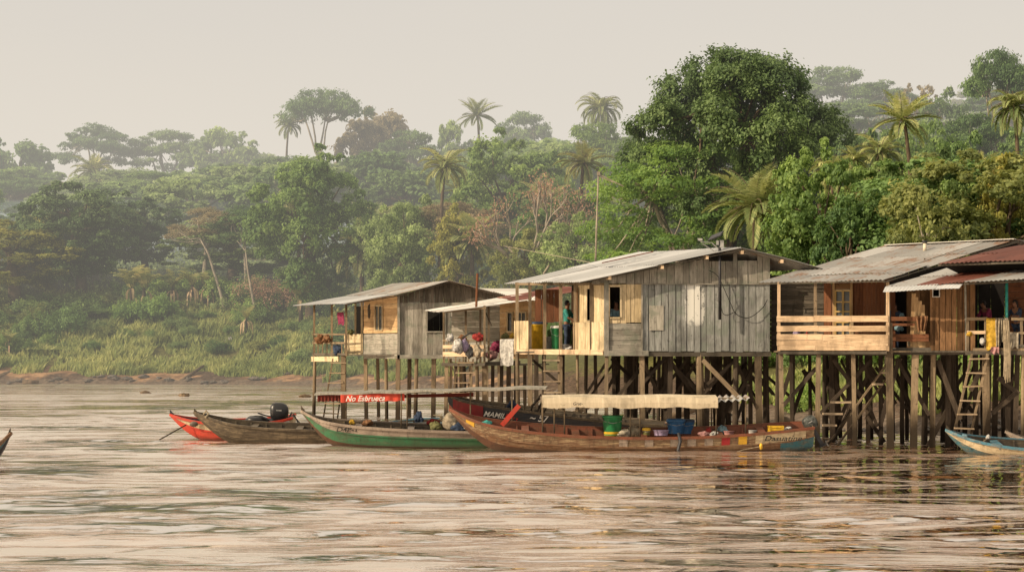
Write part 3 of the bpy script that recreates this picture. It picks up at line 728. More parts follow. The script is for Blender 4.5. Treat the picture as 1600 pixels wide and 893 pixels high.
# leaning bare trunks
def lean_trunk(pts, r, label, tw=3, mat='bark_p'):
    mb=MB(); P=[at(*p) for p in pts]; mb.tube(P,[r*(1-.75*i/(len(P)-1)) for i in range(len(P))],7)
    random.seed(int(pts[0][0])); e=empty('dead_leaning_tree',(P[0].x,P[0].y,P[0].z),label,'dead tree')
    mb.build('trunk',M[mat],e,smooth=True); br=MB()
    for k in range(tw):
        a=P[-1].lerp(P[-2],random.random()*.8)
        q=a+Vector((random.uniform(-3,3),random.uniform(-1,1),random.uniform(-.3,1.2)))
        pp=limb(br,a,q,r*.3,r*.08,n=3); limb(br,pp[2],q+Vector((random.uniform(-1,1),0,random.uniform(0,1))),r*.15,r*.05,n=2)
    br.build('branch',M[mat],e,smooth=True)
lean_trunk([(362,520,197),(343,452,197),(325,395,197),(312,372,197)],.20,'pale bare trunk leaning left over the grassy bank',5)
lean_trunk([(403,522,194),(396,470,194),(387,420,194),(383,385,194)],.20,'pale upright bare trunk right of the leaning one',2)
# bananas
for i,(px,yt,w,Y,k,lab) in enumerate([(270,452,56,198,'bandead','banana plant with hanging brown leaves, first of the row on the bank'),
    (300,450,58,198,'bandead','banana plant in the middle of the bank row between two others'),(322,458,56,198,'bandead','banana plant nearest the leaning pale trunk'),
    (205,428,90,197,'ban','broad green banana plant below the big dense dark tree'),(225,440,80,197,'ban2','smaller green banana plant beside the broad one'),
    (385,472,50,190,'bandead','dry collapsed banana plant at the foot of the upright bare trunk'),
    (14,505,50,190,'ban','banana plant beside the white shed at the left edge'),(1390,372,60,86,'ban2','banana plant behind the zinc roof vent pipe'),
    (470,420,70,190,'ban','banana plant at the wood edge left of the spear palm')]):
    tree(k,px,yt,w,Y,lab,cat='banana plant')

# fill: the wood behind, kept under the photographed skyline ---------------
SKY=[(-400,250),(0,258),(60,262),(100,285),(200,262),(330,262),(420,240),(470,245),(560,245),(640,245),(700,232),(790,215),(860,210),(980,225),(1040,260),(1200,200),(1330,160),(1400,150),(1500,145),(1600,128),(2000,128)]
NEAR=[(-400,345),(0,345),(60,330),(120,310),(230,325),(400,335),(520,300),(640,310),(700,290),(790,255),(900,285),(1000,305),(1100,300),(1200,300),(1340,270),(1450,235),(1600,205),(2000,205)]
def skyl(px,Y=400):
    P=SKY if Y>238 else NEAR
    return float(np.interp(px,[a for a,b in P],[b for a,b in P]))
random.seed(99); cnt=0
zone=lambda Y:0 if Y<165 else (1 if Y<235 else 2)
FILL=[]
Y=100.0
while Y<400:
    step=5.2+Y*.033; x=-Y*.285+random.random()*step
    while x<Y*.285:
        X=x+random.uniform(-.35,.35)*step; YY=Y+random.uniform(-.35,.35)*step; x+=step
        d=float(dist_shore(np.array([X]),np.array([YY]))[0])
        if d<17: continue
        if any((X-a)**2+(YY-b)**2<(r*.55)**2 for a,b,r in PLACED): continue
        px=CX+X*F/YY; g=hz(X,YY); R=step*.55*random.uniform(.85,1.25); ht=R*random.uniform(1.9,2.6)
        lim=H-(skyl(px,YY)+random.uniform(0,26)-HY)*YY/F
        if g+ht>lim: ht=lim-g
        if ht<R*.9: continue
        FILL.append((X,YY,g,R,ht))
    Y+=step*.9
FILLNAMES=[('leafy tree in the dense wood just behind the houses','trees of the near wood'),('leafy tree in the wood on the middle slope','trees of the middle slope'),('hazy leafy tree in the far wood below the skyline','trees of the far wood')]
kinds={0:['bl1','bl2','bl3','bl4','ragged','bl2','palmC','ragged'],1:['bl1','bl2','bl3','bl4','umb1','umb1','palmC','ragged','palmB','umb1'],2:['far1','far2','far1','umb3','far2','far1']}
mats={0:['green','deep','olive','bright','dark','dust'],1:['dust','deep','dust','green','bright','yellow','green','deep','brown'],2:['deep','dust','green','deep']}
SKIP=set(())
for i,(X,YY,g,R,ht) in enumerate(FILL):
    z=zone(YY); k=random.choice(kinds[z]); m=random.choice(mats[z] if CX+X*F/YY<1120 else ['deep','dark','green','olive','deep']); rot=random.uniform(0,6.28); dz=1
    if i in SKIP: continue
    pr=PROTO[k][0]
    pl=k.startswith('palm')
    lab,gr=FILLNAMES[z]
    if pl: lab=lab.replace('leafy tree','coconut palm'); gr=gr.replace('trees','palms')
    if k.startswith('umb'): lab=lab.replace('leafy tree','flat-topped tree'); gr=gr.replace('trees','flat-topped trees')
    if pl: R=min(R,3.4); g=g+ht-pr[4]*R/pr[3]
    o=plant(k,(X,YY,g),R/pr[3],(R/pr[3] if pl else ht/pr[4]),lab,'palm' if pl else 'tree',gr,rot,None if pl else m)
    o['fill']=i
print('FILL',len(FILL))

# shrubs along the wood edge and on the bank
random.seed(5); sc=0
for i in range(230):
    px=random.uniform(-30,1640); 
    if px<560: Y=random.uniform(186,204)-max(0,px-300)*.04
    elif px<820: Y=random.uniform(132,176)
    elif px<1100: Y=random.uniform(108,140)
    else: Y=random.uniform(84,112)
    X=(px-CX)*Y/F; d=float(dist_shore(np.array([X]),np.array([Y]))[0])
    if px<500 and d<14 and not(px<110 and d>6): continue
    if d<9: continue
    R=random.uniform(1.3,2.6); k=random.choice(['sh1','sh2','sh3','sh1','sholive','sh2'])
    if sc>=120: break
    sc+=1
    lab={'sh1':'leafy green shrub at the edge of the wood','sh2':'fresh green shrub at the edge of the wood','sh3':'dark green shrub at the edge of the wood','sholive':'olive scrub bush at the edge of the wood'}[k]
    pr=PROTO[k][0]; plant(k,(X,Y,hz(X,Y)-.2),R/pr[3],R*random.uniform(.9,1.4)/pr[4],lab,'shrub',lab.split(' at')[0].replace('bush','bushes').replace('shrub','shrubs')+' along the wood edge')
print('SHRUBS',sc)
for px,yt,w,Y,k,lab in [(95,468,150,200,'sh3','wide dark shrub hanging down the bank below the big dark tree'),(40,520,90,197,'sholive','olive scrub at the left end of the bank'),
        (155,482,120,200,'sh1','layered green shrub in the middle of the left bank'),(468,500,60,190,'sh3','dark shrub on the bank beside the left house'),
        (432,535,46,187,'sh3','small dark bush low on the grassy bank'),(1248,600,70,84,'sh2','bright green shrub under the stilts of the right houses'),
        (70,545,80,191,'sh1','low green bush just above the mud at left')]:
    tree(k,px,yt,w,Y,lab,cat='shrub')

random.seed(15)
for i in range(70):
    px=random.uniform(-10,720); k=random.choice(['sh1','sh3','sholive','sh2','sh1']); want=random.uniform(6,20)
    Y=150.0
    for _ in range(300):
        if float(dist_shore(np.array([(px-CX)*Y/F]),np.array([Y]))[0])>want: break
        Y+=.4
    X=(px-CX)*Y/F; R=random.uniform(.7,1.5)+max(0,want-11)*.08; pr=PROTO[k][0]
    plant(k,(X,Y,hz(X,Y)-.15),R/pr[3],R*random.uniform(.7,1.2)/pr[4],'low bush growing in the long grass of the bank','shrub','low bushes in the bank grass',mat=random.choice(['deep','green','olive','dust']))
# undergrowth and grass (nobody could count them)
def undergrowth():
    n=130000; px=RNG.uniform(-60,1660,n); Y=104+(400-104)*RNG.random(n)**1.35; Y=np.where(px>850,Y-18*RNG.random(n),Y); X=(px-CX)*Y/F
    d=dist_shore(X,Y); keep=(d>15)|((X>0)&(d>11)); X=X[keep];Y=Y[keep]; n=len(X)
    c=vnoise(X,Y,2.6,31); Z=height(X,Y)+RNG.random(n)**1.2*(c*2.6+.1)
    N=RNG.normal(size=(n,3)); N[:,2]+=.9; N[:,1]-=.5
    S=(.0017*Y+.10)*RNG.uniform(.7,1.5,n)
    me=leaf_mesh('undergrowth',np.stack([X,Y,Z],1),N,S,.15+.45*vnoise(X,Y,4,33)+.4*RNG.random(n),LM['dust'],.6)
    o=bpy.data.objects.new('undergrowth',me); COL.objects.link(o); tag(o,'tangled green undergrowth covering the wooded slope','undergrowth',kind='stuff')
undergrowth()
def grass():
    n=170000; k=int(n*.72)
    pxa=RNG.uniform(-40,720,k); Ya=RNG.uniform(150,206,k); pxb=RNG.uniform(1150,1640,n-k); Yb=RNG.uniform(70,98,n-k)
    px=np.concatenate([pxa,pxb]); Y=np.concatenate([Ya,Yb]); X=(px-CX)*Y/F
    d=dist_shore(X,Y); w=vnoise(X,Y,3.2,41)*3.5; keep=(d>1.7+w*.8)&(d<24)&((vnoise(X,Y,1.4,42)>.25)|(d>9)); X=X[keep];Y=Y[keep];d=d[keep]; n=len(X)
    cl=vnoise(X,Y,1.3,43); hgt=(.35+.75*cl)*RNG.uniform(.6,1.2,n)*np.where(Y<120,.75,1)
    Z=height(X,Y)-.05; wd=.05+.0003*Y
    a=RNG.random(n)*6.28; ln=RNG.normal(size=(n,2))*.28*hgt[:,None]; ln[:,0]+=.12*hgt
    dx=np.cos(a)*wd; dy=np.sin(a)*wd
    v=np.stack([np.stack([X-dx,Y-dy,Z],1),np.stack([X+dx,Y+dy,Z],1),np.stack([X+dx*.7+ln[:,0]*.4,Y+dy*.7+ln[:,1]*.4,Z+hgt*.6],1),np.stack([X+ln[:,0]*1.1,Y+ln[:,1]*1.1,Z+hgt],1)],1).reshape(-1,3)
    me=bpy.data.meshes.new('grass'); me.vertices.add(4*n); me.vertices.foreach_set('co',v.astype(np.float32).ravel())
    me.loops.add(4*n); me.loops.foreach_set('vertex_index',np.arange(4*n,dtype=np.int32)); me.polygons.add(n); me.polygons.foreach_set('loop_start',np.arange(n,dtype=np.int32)*4)
    at_=me.attributes.new('rnd','FLOAT','FACE'); at_.data.foreach_set('value',np.clip(-.15+.6*vnoise(X,Y,3.4,44)+.45*vnoise(X,Y,1.2,45)+.35*RNG.random(n),0,1).astype(np.float32))
    me.update(calc_edges=True); me.materials.append(LM['grass'])
    o=bpy.data.objects.new('bank_grass',me); COL.objects.link(o); tag(o,'long yellow-green grass growing down the river bank','grass',kind='stuff')
grass()
# ------------------------------------------------------------------ building helpers
class Plane:
    """vertical wall plane through two pixels at known distances"""
    def __init__(s, ax, ay, bx, by):
        s.A=Vector(((ax-CX)*ay/F,ay)); s.B=Vector(((bx-CX)*by/F,by)); s.L=(s.B-s.A).length; s.d=(s.B-s.A)/s.L
    def Y(s, px):
        k=(px-CX)/F; # A.x+t*dx = k*(A.y+t*dy)
        t=(k*s.A.y-s.A.x)/(s.d.x-k*s.d.y); return s.A.y+t*s.d.y
    def u(s, px): return (Vector(((px-CX)*s.Y(px)/F,s.Y(px)))-s.A).dot(s.d)
    def z(s, px, py): return H-(py-HY)*s.Y(px)/F
    def p(s, u, z, off=0):     # off: towards the viewer
        n=Vector((s.d.y,-s.d.x)); q=s.A+s.d*u+n*off; return Vector((q.x,q.y,z))
    def at(s, px, py, off=0): return s.p(s.u(px), s.z(px,py), off)

def wall(mb, pl, u0, u1, zb, zt, w=.18, vert=True, holes=(), off=0, th=.03, m=0, rr=(0,1), gap=.008, jit=.012, seed=None):
    """boards fill u0..u1 x zb..zt (numbers or functions of u) around rectangular openings"""
    R=random.Random(seed if seed is not None else int(u0*97+u1*31+zb*13 if not callable(zb) else 7))
    fb=zb if callable(zb) else (lambda u:zb); ft=zt if callable(zt) else (lambda u:zt)
    def piece(a,b,za0,za1,zb0,zb1,rnd,dj,cap):
        P=[pl.p(a,za0,off+dj),pl.p(b,za1,off+dj),pl.p(b,zb1,off+dj),pl.p(a,zb0,off+dj)]
        Q=[pl.p(a,za0,off+dj-th),pl.p(b,za1,off+dj-th),pl.p(b,zb1,off+dj-th),pl.p(a,zb0,off+dj-th)]
        o=R.random()*50; q=R.random()*50
        if vert: uv=[(o,q),(o+b-a,q),(o+b-a,q+zb0-za0),(o,q+zb0-za0)]
        else: uv=[(o,q),(o,q+b-a),(o+zb0-za0,q+b-a),(o+zb0-za0,q)]
        mb.face(P,rnd,uv,m); mb.face(Q[::-1],rnd,uv,m)
        for i in range(4):
            j=(i+1)%4; mb.face([P[j],P[i],Q[i],Q[j]],rnd*.6,None,m)
    if vert:
        cuts=[u0]; u=u0
        while u<u1-w*.6: u+=w*R.uniform(.8,1.25); cuts.append(min(u,u1))
        cuts[-1]=u1
        for h in holes: cuts=[c for c in cuts if abs(c-h[0])>.05 and abs(c-h[1])>.05]+[h[0],h[1]]
        cuts=sorted(set(c for c in cuts if u0-1e-6<=c<=u1+1e-6))
        if cuts[0]>u0+1e-4: cuts=[u0]+cuts
        if cuts[-1]<u1-1e-4: cuts.append(u1)
        for a,b in zip(cuts[:-1],cuts[1:]):
            if b-a<.02: continue
            segs=[(None,None)]; mid=(a+b)/2; zs=[]
            for h in holes:
                if h[0]-1e-3<mid<h[1]+1e-3: zs.append((h[2],h[3]))
            zs.sort(); lo=None; rnd=rr[0]+(rr[1]-rr[0])*R.random(); dj=R.uniform(-1,1)*jit; eb=R.uniform(-1,1)*.02
            edges=[]; cur='b'
            for z0,z1 in zs: edges.append((cur,z0)); cur=z1
            edges.append((cur,'t'))
            for e0,e1 in edges:
                A0=fb(a)+eb if e0=='b' else e0; A1=fb(b)+eb if e0=='b' else e0
                B0=ft(a) if e1=='t' else e1; B1=ft(b) if e1=='t' else e1
                if max(B0-A0,B1-A1)>.02: piece(a+gap/2,b-gap/2,A0,A1,max(A0,B0),max(A1,B1),rnd,dj,0)
    else:
        z=fb(u0); zt_=ft(u0); cz=[z]
        while z<zt_-w*.6: z+=w*R.uniform(.85,1.2); cz.append(min(z,zt_))
        cz[-1]=zt_
        for h in holes: cz=[c for c in cz if abs(c-h[2])>.04 and abs(c-h[3])>.04]+[h[2],h[3]]
        cz=sorted(set(c for c in cz if fb(u0)-1e-6<=c<=zt_+1e-6))
        for a,b in zip(cz[:-1],cz[1:]):
            mid=(a+b)/2; us=sorted((h[0],h[1]) for h in holes if h[2]-1e-3<mid<h[3]+1e-3); cur=u0
            runs=[]
            for x0,x1 in us: runs.append((cur,x0)); cur=x1
            runs.append((cur,u1))
            for x0,x1 in runs:
                if x1-x0<.03: continue
                ks=[x0]; 
                if x1-x0>1.6 and R.random()<.6: ks.append(R.uniform(x0+.5,x1-.5))
                ks.append(x1)
                for p,q in zip(ks[:-1],ks[1:]):
                    piece(p+.004,q-.004,a+gap/2,a+gap/2,b-gap/2,b-gap/2,rr[0]+(rr[1]-rr[0])*R.random(),R.uniform(-1,1)*jit,0)

def sheet(name, P, mat, parent, wl=.14, amp=.017, sw=.85, nv=5, ragged=.05, seed=1, sag=.0, lap=True):
    """corrugated roofing: P = eave start, eave end, ridge end, ridge start"""
    R=random.Random(seed); a,b,c,d=[Vector(p) for p in P]; L=((b-a).length+(c-d).length)/2; n=max(8,int(L/wl*4)); W=(d-a).length
    nor=(b-a).cross(d-a).normalized()
    if nor.z<0: nor=-nor
    ns=max(1,round(L/sw)); mb=MB()
    rows = 1 if W<2.6 else 2
    for row in range(rows):
        for s in range(ns):
            i0=int(n*s/ns); i1=int(n*(s+1)/ns)+1; i1=min(i1,n)
            rnd=R.random(); lift=.006*(s%2)+(.018 if row==0 and rows==2 else 0)*0+(.012*row); ex=R.uniform(-1,1)*ragged
            v0=row/rows-(.03 if row else 0); v1=(row+1)/rows; base=len(mb.v)
            tilt=R.uniform(-.012,.012)
            for j in range(nv+1):
                v=v0+(v1-v0)*j/nv; ve=v-(ex/W if j==0 else 0)
                for i in range(i0,i1+1):
                    u=i/n; p=a.lerp(b,u).lerp(d.lerp(c,u),ve)
                    h=amp*math.sin(u*L/wl*2*math.pi)+lift+tilt*(v-v0)/(v1-v0)+.012*math.sin(u*7+v*5+seed)-sag*math.sin(math.pi*v)+(R.uniform(-.02,.006) if j==0 and R.random()<.12 else 0)
                    mb.v.append(tuple(p+nor*h))
            k=i1-i0+1
            for j in range(nv):
                for i in range(k-1):
                    q=base+j*k+i; mb.f.append((q,q+1,q+k+1,q+k)); mb.r.append(rnd); mb.m.append(0)
                    U=(i0+i)*L/n+s*3.1; U2=U+L/n; V=(v0+(v1-v0)*j/nv)*W+row*7; V2=V+(v1-v0)*W/nv
                    mb.uv+=[(U,V),(U2,V),(U2,V2),(U,V2)]
    return mb.build(name,mat,parent,smooth=True)

def quadwall(mb, a,b,c,d, rnd=.5): mb.face([a,b,c,d],rnd,[(0,0),(1,0),(1,1),(0,1)])

def stilt(parent, x, y, ztop, w=.17, mat='w_post', lean=0, ztip=None):
    mb=MB(); g=min(hz(x,y),0)-.8 if ztip is None else ztip
    if hz(x,y)>0: g=hz(x,y)-.4
    R=random.Random(int(x*131+y*17)); l=R.uniform(-1,1)*.09+lean; w*=.88
    top=Vector((x,y,ztop)); bot=Vector((x+l,y+R.uniform(-.04,.04),g)); mid=top.lerp(bot,.5)+Vector((R.uniform(-.03,.03),R.uniform(-.03,.03),0))
    if R.random()<.35:
        mb.tube([bot,mid,top],[w*.56,w*.52,w*.46],9,rnd=R.random())
    else:
        mb.bar(bot,mid,w*1.05,w*.95,R.random(),up=(.1,1,0)); mb.bar(mid,top,w,w*.92,mb.r[0],up=(.1,1,0))
    return mb.build('stilt',M[mat],parent)

def stilts(parent, pts, ztop, mat='w_post', w=.17):
    for px,Y in pts: stilt(parent,(px-CX)*Y/F,Y,ztop,w*random.uniform(.8,1.15),mat)
def brace(parent, a, b, w=.11, mat='w_postd', name='brace'):
    mb=MB(); mb.bar(at(*a),at(*b),w,w*.5,up=(0,1,0)); return mb.build(name,M[mat],parent)
def beams(parent, segs, w, h, mat, name='beam'):
    for a,b in segs:
        mb=MB(); mb.bar(a,b,w,h); mb.build(name,M[mat],parent)
def deck(parent, poly, z, mat='w_dark', th=.05):
    """floor of boards clipped to a convex polygon given as (px, Y)"""
    P=[Vector(((px-CX)*Y/F,Y,z)) for px,Y in poly]; mb=MB(); mb.face(P,.5,[(p.x*1,p.y) for p in P]); mb.face([p-Vector((0,0,th)) for p in P[::-1]],.3,[(p.x,p.y) for p in P])
    for i in range(len(P)):
        j=(i+1)%len(P); mb.face([P[i],P[i]-Vector((0,0,th)),P[j]-Vector((0,0,th)),P[j]],.4,[(0,0),(0,.05),(1,.05),(1,0)])
    return mb.build('floor',M[mat],parent)
def ladder(a0, a1, n, w, label, mat='w_bright', y_off=0):
    """a0 foot, a1 head: (px,py,Y) of the middle line"""
    p=at(*a0); q=at(*a1); e=empty('ladder',(p.x,p.y,p.z),label,'ladder')
    s=Vector((w/2,0,0))
    for sg in(-1,1):
        mb=MB(); mb.bar(p+s*sg,q+s*sg*.9,.06,.09,up=(0,1,0)); mb.build('rail',M['w_post' if mat!='w_bright' else 'w_post'],e)
    for i in range(n):
        c=p.lerp(q,(i+.6)/n); mb=MB(); mb.bar(c-s*1.12+Vector((0,-.05,0)),c+s*1.12+Vector((0,-.05,random.uniform(-.03,.03))),.16,.045,up=(0,0,1)); mb.build('rung',M[mat],e)
    return e
def cloth(name, pl, px0, px1, py0, py1, mat, label, cat='laundry', group=None, folds=5, amp=.05, off=.06, taper=0, seed=3, top_over=.12):
    R=random.Random(seed); u0,u1=pl.u(px0),pl.u(px1); z1=pl.z(px0,py0); z0=pl.z(px0,py1); nx,nz=28,16; mb=MB(); base=0
    for j in range(nz+1):
        v=j/nz
        for i in range(nx+1):
            u=i/nx; ww=(u1-u0)*(1-taper*v); uu=u0+(u1-u0)*.5+ww*(u-.5)
            o=off+amp*math.sin(u*folds*2*math.pi+seed+v*1.2)*(.4+.6*v)+amp*.4*math.sin(u*folds*4.3+v*5)
            z=z1-(z1-z0)*v+ .03*math.sin(u*9+seed)*v
            p=pl.p(uu,z,o)
            mb.v.append(tuple(p))
    for j in range(nz):
        for i in range(nx):
            q=j*(nx+1)+i; mb.f.append((q,q+nx+1,q+nx+2,q+1)); mb.r.append(.5); mb.m.append(0); mb.uv+=[(0,0)]*4
    # part folded over the rail
    b0=len(mb.v)
    for i in range(nx+1):
        u=i/nx; uu=u0+(u1-u0)*u; mb.v.append(tuple(pl.p(uu,z1+.015,-.02))); mb.v.append(tuple(pl.p(uu,z1-top_over,-.06+amp*.3*math.sin(u*20))))
    for i in range(nx):
        q=b0+2*i; mb.f.append((i,i+1,q+2,q)); mb.f.append((q,q+2,q+3,q+1)); mb.r+=[.5,.5]; mb.m+=[0,0]; mb.uv+=[(0,0)]*8
    o=mb.build(name,M[mat],smooth=True)
    c=sum((Vector(v) for v in mb.v),Vector())/len(mb.v); base=Vector((c.x,c.y,z0))
    for v in o.data.vertices: v.co-=base
    o.location=base; return tag(o,label,cat,group)
def bundle(px,py,Y,rx,rz,mat,label,name='cloth_bundle',cat='bundle',seed=1,rough=.3):
    p=at(px,py,Y); mb=MB(); k=.62; rx*=k; rz*=k
    mb.blob((0,0,rz*.8),rx,rx*.7,rz,seed,22,rough*.9)
    rr=random.Random(seed); mb.blob((rx*rr.uniform(-.7,.7),-.03,rz*rr.uniform(.3,1.1)),rx*.6,rx*.5,rz*.55,seed+5,18,rough*1.2)
    mb.blob((rx*rr.uniform(-.9,.9),-.05,rz*.4),rx*.5,rx*.45,rz*.45,seed+9,18,rough*1.2)
    o=mb.build(name,M[mat],smooth=True); o.location=p; return tag(o,label,cat)
def lathe_obj(name, loc, prof, mat, label, cat, group=None, n=20, parts=(), sy=1):
    e=empty(name,loc,label,cat,group); mb=MB(); mb.lathe(prof,n,sy=sy); mb.build('body',M[mat],e,smooth=False if n<9 else True,local=True)
    for (nm,pr,mt) in parts:
        mb=MB(); mb.lathe(pr,n,sy=sy); mb.build(nm,M[mt],e,smooth=True,local=True)
    return e
def bucket(px,py,Y,r,h,mat,label,lid=None,cat='bucket',name='bucket',rim=None,handle=True,foot=None):
    p=at(px,py,Y); mb=MB()
    prof=[(0,0),(r*.82,0),(r*.85,.02),(r*.97,h*.9),(r*1.04,h*.92),(r*1.04,h),(r*.95,h)]
    if not lid: prof+=[(r*.8,h*.12),(0,h*.12)]
    parts=[]
    if lid: parts.append(('lid',[(r*1.07,h-.03),(r*1.07,h+.03),(r*.9,h+.05),(0,h+.06)],lid))
    if foot: parts.append(('painted_band',[(r*.835,.004),(r*.89,h*.2)],foot))
    e=lathe_obj(name,p,prof,mat,label,cat,parts=parts)
    if handle:
        mb=MB(); mb.tube([(-r*1.02,0,h*.9),(-r*.9,-r*.5,h*.72),(0,-r*1.08,h*.62),(r*.9,-r*.5,h*.72),(r*1.02,0,h*.9)],.008,5); mb.build('handle',M['metal_l'],e,smooth=True,local=True)
    return e

# ================================================================= HOUSE: right-middle big one (H2)
def pt(px,py,Y): return at(px,py,Y)
G2=Plane(948,64.5,1203,64.5); S2=Plane(808,67.2,948,64.5)
h2=empty('stilt_house',(at(1075,550,66).x,66,0),'big grey gabled plank house on stilts with a peeling white patch and sunlit left veranda','house')
def verge2(px):  # gable line of the wall, a little under the roof sheets
    return np.interp(px,[905,1160,1290],[441.5,391,423])
mb=MB(); px2=lambda u:CX+(G2.A.x+u)*F/64.5
z443=G2.z(1000,443.5); z548=G2.z(1000,549)
gt=lambda u:G2.z(1000,float(verge2(px2(u)))+1.5)
u=G2.u
wall(mb,G2,u(1003),u(1203),z548,z443-.01,w=.215,seed=3,rr=(.05,.9),jit=.02,gap=.016)
o=mb.build('gable_wall',M['w_wall'],h2)
mb=MB(); wall(mb,G2,u(925),u(1203),z443+.01,gt,w=.24,off=.035,seed=5,holes=[(u(1108),u(1145),G2.z(0,408),G2.z(0,396.5)),(u(1152),u(1183),G2.z(0,407),G2.z(0,397))],rr=(.2,.9),gap=.014)
mb.build('upper_gable_wall',M['w_grey'],h2)
mb=MB(); wall(mb,G2,u(949),u(1002.5),G2.z(0,504),z443-.01,w=.15,off=.03,seed=8,holes=[(u(952.5),u(969),G2.z(0,495),G2.z(0,448))]); mb.build('sunlit_wall_panel',M['w_cream'],h2)
mb=MB(); wall(mb,G2,u(951),u(1003),z548+.03,G2.z(0,505),w=.17,vert=False,off=.02,seed=9); mb.build('lower_wall_panel',M['w_grey'],h2)
wf=MB()
for a,b in(((951.5,447),(951.5,497)),((970,447),(970,497)),((951,496.5),(971,496.5)),((951,447),(971,447))): wf.bar(G2.at(*a,off=.05),G2.at(*b,off=.05),.05,.05)
wn=wf.build('window',M['w_cream'],h2)
# small nailed patches and battens
mb=MB()
wall(mb,G2,u(1014),u(1037),G2.z(0,515),G2.z(0,477),w=.6,off=.055,seed=2); mb.build('wall_patch',M['w_grey'],h2)
mb=MB(); mb.bar(G2.at(1003,443.5,.05),G2.at(1203,443.5,.05),.03,.035,.3); mb.bar(G2.at(1003,444,.05),G2.at(1003,549,.05),.05,.05,.3); mb.build('batten',M['w_grey'],h2)
mb=MB(); mb.bar(G2.at(951,551.5,.06),G2.at(1013,551.5,.06),.08,.17,.6); mb.build('beam',M['w_grey'],h2)
mb=MB(); mb.bar(G2.at(1010,553,-.05),G2.at(1205,553,-.05),.12,.14,.2); mb.build('beam',M['w_dark'],h2)
# side wall, veranda
us=S2.u
zs=lambda px,py:S2.z(px,py)
mb=MB(); wall(mb,S2,us(896),us(946),S2.z(920,505),S2.z(920,441),w=.2,seed=12,off=-.03,holes=[(us(916),us(922),S2.z(918,500),S2.z(918,451))]); mb.build('sunlit_side_wall',M['w_cream'],h2)
mb=MB(); wall(mb,S2,us(897),us(946),S2.z(920,549),S2.z(920,503),w=.26,seed=13,off=.05); mb.build('veranda_panel',M['w_cream'],h2)
mb=MB(); wall(mb,S2,us(805),us(829),S2.z(815,545),S2.z(815,501),w=.28,seed=14,off=.05); mb.build('veranda_panel',M['w_cream'],h2)
for x in(808,828,851,876,899,924): 
    mb=MB(); mb.bar(S2.at(x,553,.0),S2.at(x,441,.0),.11,.11,up=(0,1,0)); mb.build('veranda_post',M['w_post'],h2)
mb=MB(); mb.bar(S2.at(948,556,.02),S2.at(948,441,.02),.15,.15,.6,up=(0,1,0)); mb.build('corner_post',M['w_grey'],h2)
mb=MB(); mb.bar(S2.at(806,549,.03),S2.at(944,550,.03),.07,.17,.9); mb.build('beam',M['w_new'],h2)
mb=MB(); mb.bar(S2.at(806,443.5,0),S2.at(948,443.5,0),.08,.08,.4); mb.build('wall_plate',M['w_post'],h2)
deck(h2,[(806,67.1),(948,64.6),(1203,64.6),(1195,69.5),(860,71.5)],2.93)
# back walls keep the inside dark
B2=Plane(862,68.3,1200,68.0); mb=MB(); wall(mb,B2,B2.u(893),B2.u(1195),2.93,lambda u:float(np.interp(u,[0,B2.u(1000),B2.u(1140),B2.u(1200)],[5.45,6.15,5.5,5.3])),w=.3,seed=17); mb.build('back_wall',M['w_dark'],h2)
V2=Plane(806,68.5,896,68.1); mb=MB(); wall(mb,V2,V2.u(806),V2.u(896),2.93,V2.z(850,504),w=.16,seed=18); mb.build('green_low_wall',M['w_green'],h2)
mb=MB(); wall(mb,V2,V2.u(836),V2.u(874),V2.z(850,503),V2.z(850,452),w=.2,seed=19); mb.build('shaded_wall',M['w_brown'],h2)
D2=Plane(893,68.6,901,65.3); mb=MB(); wall(mb,D2,0,D2.L,2.93,5.0,w=.3,seed=20); mb.build('inner_wall',M['w_tan'],h2)
R2=Plane(1203,64.55,1200,68.5); mb=MB(); wall(mb,R2,0,R2.L,2.93,5.7,w=.3,seed=21); mb.build('right_wall',M['w_dark'],h2)
# roof
sheet('roof_sheet',[pt(785,443,68.6),pt(908,439.5,63.9),pt(1161,387.5,63.9),pt(1000,394,68.6)],M['r_grey'],h2,seed=4)
sheet('roof_sheet',[pt(1290,420,63.9),pt(1130,426,68.6),pt(1000,394,68.6),pt(1161,387.5,63.9)],M['r_mix'],h2,seed=5)
mb=MB(); mb.bar(pt(905,441.8,64.0),pt(1160,390.3,64.0),.04,.09,.2,up=(0,1,0)); mb.bar(pt(1160,390.3,64.0),pt(1290,422,64.0),.04,.09,.2,up=(0,1,0)); mb.build('verge_board',M['w_dark'],h2)
for x,y in((1035,417),(1105,402),(1222,408),(953,434),(1160,394)):
    mb=MB(); mb.bar(pt(x,y,63.95),pt(x-8,y,65.4),.09,.11,.95); mb.build('rafter_end',M['w_new'],h2)
mb=MB(); mb.bar(pt(940,414,66.55)+Vector((0,-.3,.06)),pt(1020,396,66.4)+Vector((0,-.3,.05)),.10,.03); mb.build('ridge_batten',M['r_rust'],h2)
